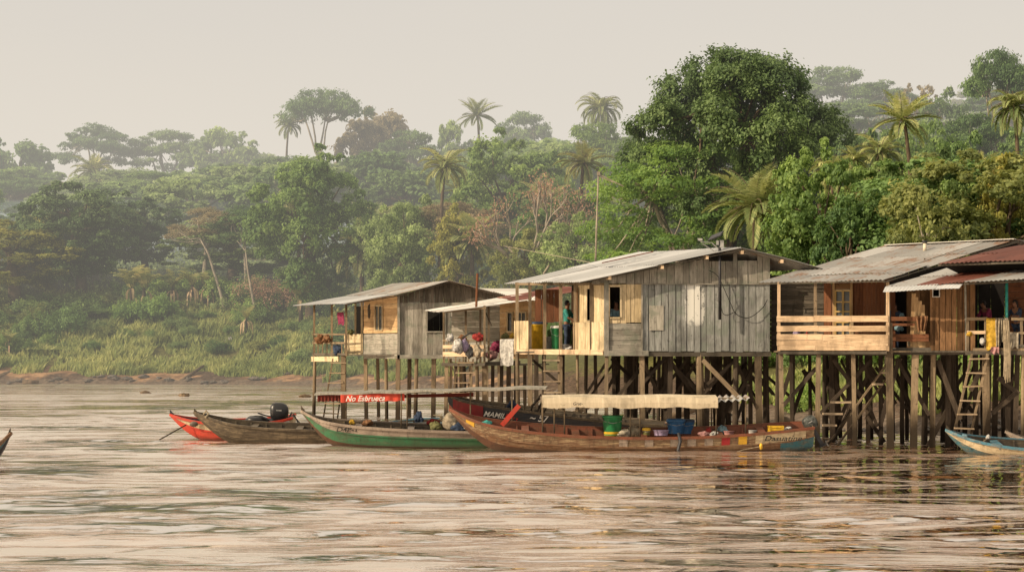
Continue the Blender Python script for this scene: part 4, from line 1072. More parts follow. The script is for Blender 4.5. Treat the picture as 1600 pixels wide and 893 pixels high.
# stilts: rows
z2=2.86
stilts(h2,[(808,67),(828,66.8),(876,66),(948,64.7),(1003,64.6)],z2,'w_post',.16)
stilts(h2,[(902,65.7)],z2,'w_post',.13)
stilts(h2,[(1093,64.6),(1184,64.6)],z2,'w_post',.27)
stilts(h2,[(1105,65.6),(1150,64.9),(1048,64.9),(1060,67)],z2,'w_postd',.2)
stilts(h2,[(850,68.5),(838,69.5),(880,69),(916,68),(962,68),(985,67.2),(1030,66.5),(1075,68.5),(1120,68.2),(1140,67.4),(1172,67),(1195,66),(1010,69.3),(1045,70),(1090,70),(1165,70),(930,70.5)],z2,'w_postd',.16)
random.seed(31)
for k in range(26):
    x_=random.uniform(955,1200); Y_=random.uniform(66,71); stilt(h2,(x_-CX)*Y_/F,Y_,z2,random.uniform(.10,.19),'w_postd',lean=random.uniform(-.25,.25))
for k in range(22):
    x_=random.uniform(955,1190); w_=random.uniform(28,55)*random.choice((-1,1)); Y_=random.uniform(65.4,70); brace(h2,(x_,558+random.uniform(0,20),Y_),(x_+w_,600+random.uniform(10,50),Y_+random.uniform(-.4,.4)),random.uniform(.07,.13))
for a,b in[((956,560,65),(985,588,66)),((1003,560,64.8),(1040,640,66)),((1040,558,65),(1003,600,65)),((1010,640,66),(1075,560,66)),((1048,565,65),(1092,625,66)),((1092,560,66),(1040,640,67)),((1098,562,64.4),(1150,615,64.4)),((1150,562,65),(1105,600,65)),((1150,565,66),(1184,640,66)),((1184,560,66),(1130,650,67)),((985,650,67),(1030,562,67)),((1060,562,68),(1090,640,68)),((900,640,66),(948,565,66)),((830,560,67),(876,600,67)),((1170,600,65),(1150,660,65))]:
    brace(h2,a,b,random.uniform(.09,.14))
brace(h2,(1098,562,64.2),(1152,618,64.2),.14,'w_post')
# things on the veranda
bucket(839,548.5,67.7,.17*2.0,.95,'p_yellow','tall yellow drum with dark lid on the big house veranda',lid='p_dkblue',cat='drum',name='drum',handle=False)
bucket(857,548,68.2,.17,.50,'p_white','small white pail beside the yellow drum')
bucket(870,548,67.3,.20,.80,'p_green','green and white tub standing right of the white pail',cat='tub',name='tub',lid='p_white')
bucket(885,548,66.7,.17,.22,'p_grey','grey basin near the feet of the person in teal',cat='basin',name='basin',handle=False)
bundle(890,548,66.6,.22,.14,'c_white','crumpled pale cloth on the veranda floor beside the post',seed=4)
# solar lamp
e=empty('solar_lamp',pt(1124,500,64.1),'solar street lamp with grey box and arm fixed to the grey gable wall','solar lamp')
mb=MB(); mb.tube([pt(1124.5,499,64.1),pt(1124.5,376,64.1)],.045,8); mb.build('pole',M['metal_d'],e,smooth=True)
mb=MB(); q=pt(1119,368,64.1); mb.bar(q-Vector((.19,-.16,.08)),q+Vector((.17,-.16,.06)),.34,.035,up=(-.25,-.55,1)); mb.build('solar_panel',M['metal_d'],e)
mb=MB(); mb.box(pt(1127.5,381,64.1),.13,.12,.24); mb.build('battery_box',M['metal_l'],e,bevel=.01)
mb=MB(); mb.tube([pt(1122,388,64.1),pt(1112,379,64.1),pt(1096,378,64.0),pt(1090,372,64)],.018,5); mb.tube([pt(1116,392,64.1),pt(1098,381,64)],.014,5); mb.box(pt(1094,374,64),.14,.08,.07); mb.box(pt(1121,379,64.05),.08,.08,.14); mb.build('lamp_arm',M['metal_l'],e)
def wire(name,pts,r,label,cat='cable',mat='cable',parent=None):
    P=[at(*p) for p in pts]; Q=[]
    for i in range(len(P)-1):
        for k in range(6):
            t=k/6; p0=P[max(i-1,0)];p1=P[i];p2=P[i+1];p3=P[min(i+2,len(P)-1)]
            Q.append(.5*((2*p1)+(p2-p0)*t+(2*p0-5*p1+4*p2-p3)*t*t+(3*p1-p0-3*p2+p3)*t**3))
    Q.append(P[-1]); mb=MB(); base=Q[0].copy(); mb.tube([q-base for q in Q],r,5)
    o=mb.build(name,M[mat],smooth=True); o.location=base; return tag(o,label,cat) if label else o
wire('cable',[(1108,422,64.35),(1122,432,64.3),(1140,470,64.35),(1150,490,64.35),(1170,496,64.35),(1190,482,64.35),(1199,468,64.4)],.013,'black cable looping across the grey gable wall')
wire('cable',[(1126,440,64.05),(1127,480,64.3),(1134,492,64.3),(1150,486,64.3)],.012,'short black cable hanging beside the solar lamp pole')
# mast
e=empty('antenna_mast',pt(931,404,66),'tall thin antenna mast with a slanting arm rising behind the big grey roof','mast')
mb=MB(); mb.tube([pt(930.5,408,66),pt(932.5,340,66),pt(935,272,66)],[.035,.03,.025],6); mb.build('pole',M['bark_p'],e,smooth=True)
mb=MB(); mb.tube([pt(935,272,66),pt(974,291,66)],.018,5); mb.tube([pt(935,275,66),pt(958,285,66)],.014,5); mb.box(pt(935,271,66),.1,.1,.12); mb.build('antenna_arm',M['bark_p'],e)
wire('stay_wire',[(935,300,66),(915,352,66),(893,407,66)],.008,'thin stay wire running down from the antenna mast','wire',mat='metal_d')
wire('power_line',[(786,384,80),(850,396,74),(922,410,67)],.012,'pale wire sagging from the trees to the big roof','wire',mat='bark_p')
mb=MB(); mb.tube([pt(849,428,66.2),pt(858,414,66.2)],.03,5); o=mb.build('roof_stick',M['bark_p']); tag(o,'short pale stick propped on the left edge of the big grey roof','stick')

# ================================================================= H3: right house with plank railing
RAIL=Plane(1213,61.6,1389,60.6); W3=Plane(1287,64.6,1445,63.4)
h3=empty('stilt_house',(at(1330,550,63).x,63,0),'brown plank house on stilts with a pale plank railing and long zinc roof','house')
for i,(y0,y1) in enumerate(((493,502.5),(508.5,517.5),(522,531.5),(531.5,539.5),(539.5,547))):
    mb=MB(); xa=[1214,1272+i*7,1331-i*5,1388] if i<4 else [1218,1275,1386]
    for a,b in zip(xa[:-1],xa[1:]):
        c0=RAIL.at(a,(y0+y1)/2+random.uniform(-.5,.5),.05); c1=RAIL.at(b-.3,(y0+y1)/2+random.uniform(-.5,.5),.05); mb.bar(c0,c1,.03,(y1-y0)*.0194,up=(0,0,1))
    mb.build('rail_board',M['w_new'],h3)
for x in(1217,1274,1331,1387):
    mb=MB(); mb.bar(RAIL.at(x,548,0),RAIL.at(x,493 if x==1331 else 440.5,0),.085,.085,up=(0,1,0)); mb.build('veranda_post',M['w_new' if x in(1217,1387) else 'w_post'],h3)
L3=Plane(1201,65.4,1287,64.9); mb=MB(); wall(mb,L3,0,L3.L,L3.z(1240,549),L3.z(1240,441)+.25,w=.135,vert=False,seed=41,jit=.03,gap=.02); mb.build('slatted_wall',M['w_dark'],h3)
zd0,zd1=W3.z(1318,545),W3.z(1318,444)
mb=MB(); wall(mb,W3,0,W3.u(1396),W3.z(1340,548),W3.z(1340,438)+.2,w=.13,seed=43,holes=[(W3.u(1305),W3.u(1330),zd0,zd1)]); mb.build('front_wall',M['w_brown'],h3)
fr=MB()
for x in(1305.5,1317.5,1329.5): fr.bar(W3.at(x,545,.04),W3.at(x,453,.04),.06,.05,up=(0,1,0))
for y in(454,471.5,486.5,503,530): fr.bar(W3.at(1305,y,.035),W3.at(1330,y,.035),.05,.045)
fo=fr.build('glazed_door',M['frame_y'],h3)
mb=MB(); mb.face([W3.at(1306,545,.0),W3.at(1329,545,.0),W3.at(1329,454,.0),W3.at(1306,454,.0)]); q=mb.build('pane',M['glass'],fo); q.location=Vector((0,0,0))
mb=MB(); wall(mb,W3,W3.u(1304),W3.u(1331),W3.z(1318,452),W3.z(1318,443),w=.3,vert=False,off=.03,seed=3); mb.build('door_head',M['w_tan'],h3)
for x in(1303,1331): 
    mb=MB(); mb.bar(W3.at(x,548,.05),W3.at(x,442,.05),.06,.06,up=(0,1,0)); mb.build('door_post',M['w_orange'],h3)
deck(h3,[(1213,61.7),(1388,60.7),(1455,60.8),(1447,67),(1205,68)],2.95,'w_post')
mb=MB(); mb.bar(RAIL.at(1216,550.5,-.02),RAIL.at(1386,550.5,-.02),.1,.09,.2); mb.bar(RAIL.at(1225,552,-.5),RAIL.at(1386,552,-.5),.1,.12,.1); mb.build('beam',M['w_dark'],h3)
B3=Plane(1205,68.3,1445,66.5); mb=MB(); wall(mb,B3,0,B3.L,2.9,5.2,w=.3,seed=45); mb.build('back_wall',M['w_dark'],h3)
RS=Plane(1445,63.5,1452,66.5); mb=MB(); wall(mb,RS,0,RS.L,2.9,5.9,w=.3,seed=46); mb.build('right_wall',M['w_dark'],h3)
sheet('veranda_roof_sheet',[pt(1185,441.5,61.8),pt(1383,437.5,60.2),pt(1452,415,62.6),pt(1253,420,64.6)],M['r_mix'],h3,seed=14,sw=.95)
sheet('roof_sheet',[pt(1248,423.5,64.3),pt(1452,417.5,62.4),pt(1588,374.5,64.6),pt(1383,384,67)],M['r_mix'],h3,seed=18,sw=.95)
sheet('roof_sheet',[pt(1790,404,64.6),pt(1590,404,67.2),pt(1383,384,67),pt(1588,374.5,64.6)],M['r_mix'],h3,seed=19)
mb=MB(); mb.bar(pt(1383,440,60.3),pt(1452,418.5,62.5),.05,.12,.3,up=(0,1,0)); mb.bar(pt(1452,420,62.5),pt(1589,377.5,64.5),.05,.13,.2,up=(0,1,0)); mb.bar(pt(1186,443,61.8),pt(1383,439,60.25),.04,.05,.3); mb.build('verge_board',M['w_dark'],h3)
mb=MB(); mb.face([pt(1384,446,60.6),pt(1452,446,62.6),pt(1640,446,64.7),pt(1589,380,64.7),pt(1452,421,62.7),pt(1386,441,60.6)],.3,[(0,0),(1,0),(3,0),(3,2),(1,1),(0,.1)]); mb.build('gable_infill',M['dark'],h3)  # shade below the verge put into a near-black sheet
mb=MB(); mb.bar(pt(1384,384.5,66.8)+Vector((0,0,.04)),pt(1586,375,64.5)+Vector((0,0,.04)),.25,.02,.8); mb.build('ridge_cap',M['r_white'],h3)
e=empty('roof_vent',pt(1445,392,65),'short pale vent pipe with dark cap on the zinc roof','vent pipe')
mb=MB(); mb.tube([pt(1445,394,65),pt(1445,379,65)],.06,10); mb.build('pipe',M['p_cream'],e,smooth=True); mb=MB(); mb.tube([pt(1445,379.5,65),pt(1445,376,65)],.085,10); mb.build('cap',M['metal_d'],e,smooth=True)
z3=2.9
stilts(h3,[(1220,61.7),(1279,61.4),(1333,61.1)],z3,'w_post',.16)
stilts(h3,[(1389,60.8)],z3+.9,'w_post',.2)
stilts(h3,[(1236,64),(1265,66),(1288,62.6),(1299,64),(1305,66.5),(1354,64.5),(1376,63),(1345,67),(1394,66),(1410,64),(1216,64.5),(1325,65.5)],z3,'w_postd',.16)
for a,b in[((1222,635,62),(1275,575,62)),((1262,580,66),(1238,650,66)),((1282,645,62.2),(1362,562,62.2)),((1302,562,62.6),(1345,618,62.6)),((1405,560,61.5),(1375,665,61.5)),((1400,560,62),(1452,648,62)),((1300,690,62),(1330,640,62)),((1354,650,63),(1382,690,63)),((1240,562,64),(1222,620,64))]: brace(h3,a,b,random.uniform(.10,.14))
e=empty('staircase',pt(1290,690,61.8),'steep wooden steps rising between the stilts of the brown plank house','stairs')
for dx in(0,.42):
    mb=MB(); a=pt(1289,700,61.9); b=pt(1392,560,61.9); mb.bar(a+Vector((dx,dx*1.2,0)),b+Vector((dx,dx*1.2,0)),.05,.16,up=(0,1,0)); mb.build('stringer',M['w_post'],e)
for i,(x,y,w) in enumerate(((1290,685,.22),(1296,664,.42),(1301,646,.6),(1314,628,.6),(1371,600,.3),(1384,582,.3))):
    mb=MB(); p=pt(x,y,61.7); mb.bar(p-Vector((w/2,0,0)),p+Vector((w/2,.0,0)),.26,.06,.9); mb.build('tread',M['w_bright'],e)

# ================================================================= H4: rightmost house
W4=Plane(1388,61.4,1660,60.2); R4=Plane(1508,60.3,1660,59.6)
h4=empty('stilt_house',(at(1530,550,62).x,62,0),'brown board house with rusty overlapping roof sheets and laundry on its railing','house')
mb=MB(); wall(mb,W4,W4.u(1453),W4.u(1524),W4.z(1490,549),W4.z(1490,436),w=.165,seed=51,off=.1,holes=[(W4.u(1458),W4.u(1467.5),W4.z(1463,463),W4.z(1463,452.5))],jit=.025,gap=.014); mb.build('front_wall',M['w_tan'],h4)
sf=MB()
for a,b in(((1457.5,452),(1457.5,464)),((1468,452),(1468,464)),((1457,452),(1468.5,452)),((1457,463.6),(1468.5,463.6))): sf.bar(W4.at(*a,off=.14),W4.at(*b,off=.14),.028,.03)
wi=sf.build('window',M['p_white'],h4)
mb=MB(); wall(mb,W4,W4.u(1414),W4.u(1453),W4.z(1430,549),W4.z(1430,448),w=.2,seed=52,off=-1.2,rr=(0,.5)); mb.build('recess_wall',M['w_tan'],h4)
mb=MB(); wall(mb,W4,W4.u(1390),W4.u(1397),W4.z(1395,549),W4.z(1395,446),w=.2,seed=54,off=-.9,rr=(0,.4)); mb.build('recess_post',M['w_brown'],h4)
for (y,x0,x1) in((498,1392,1432),(507,1392,1430),(525,1390,1452),(531,1390,1452),(546,1392,1455)):
    mb=MB(); mb.bar(W4.at(x0,y,.25),W4.at(x1,y,.25),.04,.13 if y in(498,525,546) else .08,.6,up=(0,0,1)); mb.build('rail_board',M['w_brown' if y<540 else 'w_dark'],h4)
random.seed(8)
for k,x in enumerate((1425,1430,1437,1443)):
    mb=MB(); mb.bar(W4.at(x,545,.1),W4.at(x+3-k*1.5,458+k*6,.02),.13,.025,up=(0,1,0)); o=mb.build('leaning_plank',M['w_orange']); tag(o,['wide','second','third','last'][k]+' of the orange planks leaning in the dark recess, counted from the left','plank','planks leaning in the recess')
# near-black back wall stands for the unlit rooms behind
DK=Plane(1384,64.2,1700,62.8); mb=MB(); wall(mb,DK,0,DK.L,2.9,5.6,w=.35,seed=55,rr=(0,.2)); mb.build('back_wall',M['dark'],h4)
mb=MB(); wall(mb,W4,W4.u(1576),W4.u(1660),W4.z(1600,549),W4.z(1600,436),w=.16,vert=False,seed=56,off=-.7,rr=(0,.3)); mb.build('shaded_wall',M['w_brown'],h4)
deck(h4,[(1388,60.9),(1508,60.4),(1660,59.7),(1660,64.5),(1400,66)],2.95,'w_dark')
mb=MB(); mb.bar(R4.at(1508,551,.0),R4.at(1660,551,0),.1,.12,.3); mb.bar(W4.at(1395,551,.3),W4.at(1510,551,.25),.1,.12,.3); mb.build('beam',M['w_dark'],h4)
for y,x0,x1,m_,w in((498,1510,1542,'w_post',.09),(498,1580,1660,'w_post',.09),(519,1511,1540,'w_new',.10),(520,1574,1660,'w_post',.07),(546,1520,1660,'w_post',.10),(540,1590,1660,'w_dark',.08)):
    mb=MB(); mb.bar(R4.at(x0,y),R4.at(x1,y),.045,w,.7); mb.build('rail_board',M[m_],h4)
for x,y0 in((1512,497),(1540,495),(1575,497),(1596,497)):
    mb=MB(); mb.bar(R4.at(x,548,-.03),R4.at(x,y0,-.03),.07,.07,up=(0,1,0)); mb.build('rail_post',M['w_post'],h4)
mb=MB(); mb.tube([R4.at(1573,548,-.12),R4.at(1573,434,-.12)],.042,10); mb.build('teal_post',M['p_teal'],h4,smooth=True)
mb=MB(); mb.bar(W4.at(1510,548,.14),W4.at(1508,440,.14),.05,.05,up=(0,1,0),rnd=.9); mb.build('corner_post',M['w_grey'],h4)
mb=MB(); mb.bar(W4.at(1388,551,.3),W4.at(1388,440,.2),.12,.12,up=(0,1,0),rnd=.2); mb.build('corner_post',M['w_dark'],h4)
# roofs of H4
sheet('rusty_roof_sheet',[pt(1466,411,60.4),pt(1660,405,58.8),pt(1780,374,61.0),pt(1592,384,62.8)],M['r_rust'],h4,seed=24,sw=.8)
sheet('zinc_roof_sheet',[pt(1383,448,60.2),pt(1440,446,59.8),pt(1540,415,62.0),pt(1490,416,62.4)],M['r_mix'],h4,seed=26,sw=.8)
sheet('rusty_roof_sheet',[pt(1432,446,59.85),pt(1510,441,59.2),pt(1650,411,61.2),pt(1525,415.5,62.1)],M['r_rust'],h4,seed=27,sw=.8)
sheet('zinc_roof_sheet',[pt(1503,440.5,59.0),pt(1660,433,58.2),pt(1760,420,59.6),pt(1588,422,60.4)],M['r_mix'],h4,seed=28,sw=.8)
sheet('zinc_roof_edge',[pt(1379,456,59.9),pt(1498,450,59.1),pt(1506,441.5,59.4),pt(1384,448,60.1)],M['r_grey'],h4,seed=29,sw=.7,ragged=.03,wl=.11,amp=.008)
mb=MB(); mb.bar(pt(1466,414,60.5),pt(1660,408,58.9),.05,.06,.1); mb.bar(pt(1384,449,60.3),pt(1510,443,59.4),.05,.05,.2); mb.bar(pt(1506,443.5,59.2),pt(1660,436.5,58.4),.05,.05,.2); mb.build('eave_beam',M['w_dark'],h4)
mb=MB(); mb.face([pt(1470,414,60.9),pt(1660,408,59.4),pt(1660,424,59.9),pt(1500,428,61.2)],.2); mb.build('gap_shade_sheet',M['dark'],h4)  # black sheet added for the shade between the roof tiers
# stilts
z4=2.92
for k in range(14):
    x_=random.uniform(1400,1600); Y_=random.uniform(62,67); stilt(h4,(x_-CX)*Y_/F,Y_,z4,random.uniform(.10,.17),'w_postd',lean=random.uniform(-.25,.25))
for k in range(24):
    x_=random.uniform(1230,1590); w_=random.uniform(25,50)*random.choice((-1,1)); Y_=random.uniform(62.5,66); brace(h3 if x_<1400 else h4,(x_,558+random.uniform(0,25),Y_),(x_+w_,610+random.uniform(10,60),Y_+random.uniform(-.4,.4)),random.uniform(.07,.13))
for k in range(9):
    x_=random.uniform(1230,1380); Y_=random.uniform(63,68); stilt(h3,(x_-CX)*Y_/F,Y_,z3,random.uniform(.10,.17),'w_postd',lean=random.uniform(-.25,.25))
stilts(h4,[(1458,61.2),(1599,60)],z4,'w_post',.16)
stilts(h4,[(1430,61),(1540,60.6)],z4,'w_post',.2)
stilts(h4,[(1447,62.5),(1482,61.6),(1484,64),(1545,62),(1557,62.6),(1590,61.5),(1508,65),(1524,63.5),(1567,66),(1620,60),(1580,65),(1650,61)],z4,'w_postd',.18)
for a,b in[((1465,562,61.3),(1500,655,61.3)),((1480,640,62),(1448,700,62)),((1560,590,61),(1592,615,61)),((1590,612,60.6),(1550,645,60.6)),((1540,565,61),(1516,610,61)),((1452,565,63),(1480,600,63))]: brace(h4,a,b,random.uniform(.11,.15))
mb=MB(); p=pt(1572,548,59.9); 
for k in range(7): mb.tube([pt(1569+k,500+k%3*8,59.75),pt(1571+k*1.1,560,59.8),pt(1568+k*1.7,588+(k*5)%11,59.9)],[.035,.045,.01],6,rnd=random.random())
o=mb.build('fibre_bundle',M['rope']); tag(o,'long bundle of pale fibres hanging from the laundry railing','fibre bundle')
ladder((1503,681,60.0),(1531,552,60.0),6,.52,'steep pale-runged ladder under the laundry railing')
cloth('yellow_cloth',R4,1541,1556,497,546,'c_yellow','bright yellow cloth hanging over the right-hand railing',folds=1.2,amp=.02)
cloth('beige_cloth',R4,1555,1564,497,541,'c_beige','narrow beige cloth hanging against the yellow one',folds=2,amp=.04,seed=5,taper=.3)
cloth('beige_cloth',R4,1564,1575,497,534,'c_cream','cream folded cloth hanging beside the teal post',folds=3,amp=.05,seed=6,taper=.35)
cloth('pink_cloth',R4,1548,1561,542,552,'c_pink','small pink cloth at the bottom of the yellow one',folds=2,amp=.03,seed=7,off=.1)
cloth('patterned_cloth',R4,1578,1592,520,543,'c_cream','short pale cloth on the lower rail at the right edge',folds=2,amp=.04,seed=9)
cloth('orange_cloth',Plane(1388,61.1,1660,59.9),1431,1450,494,517,'c_brownc','bunched orange-brown cloth on the recess railing',folds=3,amp=.07,seed=11,taper=.35)
bundle(1515,524,60.2,.14,.10,'c_yellow','small yellow cap hanging on the railing post',seed=3,name='cap',cat='cap')
bundle(1535,537,60.1,.13,.16,'c_white','white rag tied on the laundry railing',seed=6,name='rag',cat='rag')
bundle(1405,516,61.5,.22,.16,'c_lightblue','pale heap of washing on the recess shelf',seed=7)
bucket(1427,541,61.6,.20,.22,'p_beige','beige pot on the lower shelf of the recess',cat='pot',name='pot',handle=False)
bundle(1409,496,61.9,.13,.12,'c_lightblue','small pale bundle on the recess rail',seed=8)
bundle(1245,528,62.3,.16,.30,'c_lilac','lilac bundle behind the plank railing',seed=9)
bundle(1261,532,62.3,.14,.22,'c_red','red bundle behind the plank railing',seed=10)
# ================================================================= H1: left house
h1=empty('stilt_house',(at(650,550,86).x,86,0),'small grey plank house on stilts farthest to the left with an open porch','house')
G1=Plane(622,84,800,84); S1=Plane(538,88.4,622,84)
F0=552.5
def verge1(px): return np.interp(px,[621,703,795],[460.5,441,464])
px1=lambda u:CX+(G1.A.x+u)*F/84
g1t=lambda u:G1.z(700,float(verge1(px1(u))))
mb=MB(); wall(mb,G1,0,G1.u(704),G1.z(0,556),G1.z(0,472.5),w=.2,seed=61,holes=[(G1.u(668),G1.u(694),G1.z(0,517),G1.z(0,484))]); wall(mb,G1,G1.u(704),G1.u(790),G1.z(0,556),G1.z(0,472.5),w=.16,vert=False,seed=62,jit=.02); mb.build('gable_wall',M['w_grey'],h1)
mb=MB(); wall(mb,G1,0,G1.u(790),G1.z(0,472.5),g1t,w=.22,off=.03,seed=63); mb.build('upper_gable_wall',M['w_dark'],h1)
wf=MB()
for a,b in(((667,483),(667,518.5)),((695,483),(695,518.5)),((666,518),(696,518)),((666,484),(696,484))): wf.bar(G1.at(*a,off=.04),G1.at(*b,off=.04),.06,.05)
wf.build('window',M['w_grey'],h1)
mb=MB(); mb.bar(G1.at(620,557,.05),G1.at(790,557,.05),.1,.16,.4); mb.bar(G1.at(623,560,.05),G1.at(623,460,.05),.1,.1,.5,up=(0,1,0)); mb.build('beam',M['w_grey'],h1)
us=S1.u
mb=MB(); wall(mb,S1,us(568),us(621),S1.z(600,520),S1.z(600,462),w=.24,vert=False,seed=64,holes=[(us(587),us(598),S1.z(592,515),S1.z(592,478))],rr=(.2,1)); mb.build('sunlit_wall_panel',M['w_orange'],h1)
mb=MB(); wall(mb,S1,us(568),us(621),S1.z(600,560),S1.z(600,521),w=.2,vert=False,seed=65); mb.build('lower_wall_panel',M['w_grey'],h1)
mb=MB(); wall(mb,S1,us(539),us(567.5),S1.z(553,553),S1.z(553,521.5),w=.17,vert=False,seed=66,off=.04); mb.build('porch_panel',M['w_cream'],h1)
wi=MB()
for x in(586.5,592.5,598.5): wi.bar(S1.at(x,516,.04),S1.at(x,477,.04),.05,.04,up=(0,1,0))
for y in(477.5,516): wi.bar(S1.at(586,y,.04),S1.at(599,y,.04),.05,.04)
wn=wi.build('window',M['w_cream'],h1); mb=MB(); mb.face([S1.at(587,516,-.01),S1.at(598,516,-.01),S1.at(598,478,-.01),S1.at(587,478,-.01)]); q=mb.build('pane',M['glass'],wn)
for x in(556,566): 
    mb=MB(); mb.bar(S1.at(x,553,.02),S1.at(x,464,.02),.08,.08,up=(0,1,0)); mb.build('door_post',M['w_cream'],h1)
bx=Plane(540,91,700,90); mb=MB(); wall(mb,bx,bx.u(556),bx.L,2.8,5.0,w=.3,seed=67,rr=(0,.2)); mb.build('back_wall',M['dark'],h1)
rw=Plane(790,84.05,740,90); mb=MB(); wall(mb,rw,0,rw.L,2.8,5.0,w=.3,seed=68); mb.build('right_wall',M['w_dark'],h1)
P1=Plane(489,89,540,86.6)
for x in(491,518.5): 
    mb=MB(); mb.bar(P1.at(x,556,0),P1.at(x,475.5,0),.09,.09,up=(0,1,0)); mb.build('porch_post',M['w_post'],h1)
mb=MB(); mb.bar(P1.at(541,556,0),P1.at(541,472,0),.09,.09,up=(0,1,0)); mb.build('porch_post',M['w_post'],h1)
for y,h_ in((522,.07),(535.5,.08),(553,.09)):
    mb=MB(); mb.bar(P1.at(489,y,.03),P1.at(541,y,.03),.04,h_); mb.build('rail_board',M['w_post' if y<550 else 'w_dark'],h1)
mb=MB(); mb.bar(P1.at(489,560.5,.06),P1.at(531,560.5,.06),.06,.22,.8); mb.build('beam',M['w_cream'],h1)
for x in(497,504,511,526,534):
    mb=MB(); mb.bar(P1.at(x,553,0),P1.at(x,536,0),.05,.04,up=(0,1,0)); mb.build('baluster',M['w_post'],h1)
deck(h1,[(489,89),(541,86.6),(622,84.1),(790,84.1),(745,91),(520,93)],2.80)
sheet('roof_sheet',[pt(541,462,89),pt(622,459.5,83.4),pt(703,439,83.4),pt(613,443,89)],M['r_mix'],h1,seed=71)
sheet('roof_sheet',[pt(797,462.5,83.4),pt(705,466,89),pt(613,443,89),pt(703,439,83.4)],M['r_mix'],h1,seed=72)
sheet('porch_roof_sheet',[pt(457,477,89.5),pt(541,474,83.6),pt(623,460,83.5),pt(541,463,89)],M['r_grey'],h1,seed=73)
mb=MB(); mb.bar(pt(541,475.5,83.7),pt(622,461.8,83.6),.04,.07,.2,up=(0,1,0)); mb.bar(pt(622,461.8,83.6),pt(703,441,83.6),.04,.08,.2,up=(0,1,0)); mb.bar(pt(703,441,83.6),pt(797,464.5,83.6),.04,.08,.2,up=(0,1,0)); mb.build('verge_board',M['w_dark'],h1)
stilts(h1,[(492,88.8),(537,87),(571,86.8),(622,84.2),(651,84.2),(678,84.2)],2.75,'w_post',.2)
stilts(h1,[(603,86.5),(705,84.5),(735,84.5),(760,84.5),(780,84.5),(640,89),(590,90),(720,88)],2.75,'w_post',.17)
ladder((516,655,87.0),(530,560,87.0),6,.62,'ladder with pale rungs at the porch of the leftmost house',mat='w_bright')
cloth('dark_red_cloth',P1,529,539,488,507,'c_magenta','dark red cloth hanging at the porch post of the leftmost house',folds=2,amp=.04,top_over=.02)
bundle(500,535,87.8,.34,.30,'c_brownc','brown bundle on the porch rail of the leftmost house',seed=21)
bundle(511,533,87.5,.24,.24,'c_brownc','orange-brown bundle beside the brown one on the porch',seed=22)
bundle(527,553,87.2,.30,.34,'c_dkblue','dark heap on the porch floor of the leftmost house',seed=23)
bundle(548,521,87.6,.2,.14,'c_olive','leafy potted herbs on the pale porch panel of the leftmost house',seed=24,name='potted_herbs',cat='plant',rough=.6)
mb=MB(); a=pt(577,486,86.25); mb.blob(Vector((0,0,0)),.09,.05,.3,2,8,.2); o=mb.build('hanging_basket',M['w_dark']); o.location=a; tag(o,'dark narrow basket hung on the sunlit wall of the leftmost house','basket')

# ================================================================= H1b: small hut in the middle
h5=empty('stilt_house',(at(770,550,76).x,76,0),'small middle hut on stilts with low white zinc roof and cluttered porch','house')
P5=Plane(692,74,760,73.2); W5=Plane(706,78,860,76.5)
mb=MB(); wall(mb,W5,W5.u(706),W5.u(781),W5.z(740,565),W5.z(740,472),w=.19,vert=False,seed=81,jit=.03,gap=.02); mb.build('slatted_wall',M['w_grey'],h5)
mb=MB(); wall(mb,W5,W5.u(781),W5.u(838),W5.z(800,560),W5.z(800,463),w=.3,vert=False,seed=82,off=.02,rr=(0,.8),holes=[(W5.u(793),W5.u(801),W5.z(797,518),W5.z(797,488)),(W5.u(809),W5.u(822),W5.z(815,518),W5.z(815,488))]); mb.build('sunlit_wall_panel',M['w_orange'],h5)
for xa,xb in((793,801),(809,822)):
    wi=MB()
    for x in(xa,xb): wi.bar(W5.at(x,519,.05),W5.at(x,487,.05),.05,.04,up=(0,1,0))
    for y in(487.5,518): wi.bar(W5.at(xa,y,.05),W5.at(xb,y,.05),.05,.05)
    if xb-xa>10: wi.bar(W5.at((xa+xb)/2,518,.05),W5.at((xa+xb)/2,488,.05),.03,.03,up=(0,1,0))
    wn=wi.build('window',M['w_cream'],h5); mb=MB(); mb.face([W5.at(xa,518,-.02),W5.at(xb,518,-.02),W5.at(xb,488,-.02),W5.at(xa,488,-.02)]); mb.build('pane',M['glass'],wn)
for x,yt in((693.5,485),(718,481),(741,479),(757,477),(754,478)):
    mb=MB(); off=0 if x in(693.5,757) else -.5; mb.bar(P5.at(x,569,off),P5.at(x,yt,off),.08,.08,up=(0,1,0)); mb.build('porch_post',M['w_post'],h5)
for y,h_,m_ in((531.5,.06,'w_post'),(541.5,.13,'w_new'),(553,.17,'w_new')):
    mb=MB(); mb.bar(P5.at(693,y,.04),P5.at(757,y,.04),.04,h_,.8); mb.build('rail_board',M[m_],h5)
for x in(701,712,724,732,745,751):
    mb=MB(); mb.bar(P5.at(x,567,0),P5.at(x,532,0),.05,.03,up=(0,1,0)); mb.build('baluster',M['w_post'],h5)
mb=MB(); mb.bar(P5.at(691,569,.03),P5.at(759,569,.03),.08,.12,.3); mb.bar(pt(757,568,73.3),pt(812,566,74.5),.08,.14,.3); mb.build('beam',M['w_dark'],h5)
deck(h5,[(692,74),(760,73.2),(815,74.6),(858,78),(705,79)],2.46)
sheet('zinc_roof_sheet',[pt(665,485,78.2),pt(694,487.5,73.2),pt(875,462,73.2),pt(800,461.5,78)],M['r_white'],h5,seed=83)
sheet('rusty_roof_sheet',[pt(778,464.5,77.6),pt(806,470,73.6),pt(930,451,73.8),pt(878,447,77.8)],M['r_rust'],h5,seed=84)
sheet('white_roof_sheet',[pt(748,450,84.0),pt(792,461.5,82.4),pt(850,461.5,82.4),pt(822,451,84)],M['r_white'],h5,seed=85)
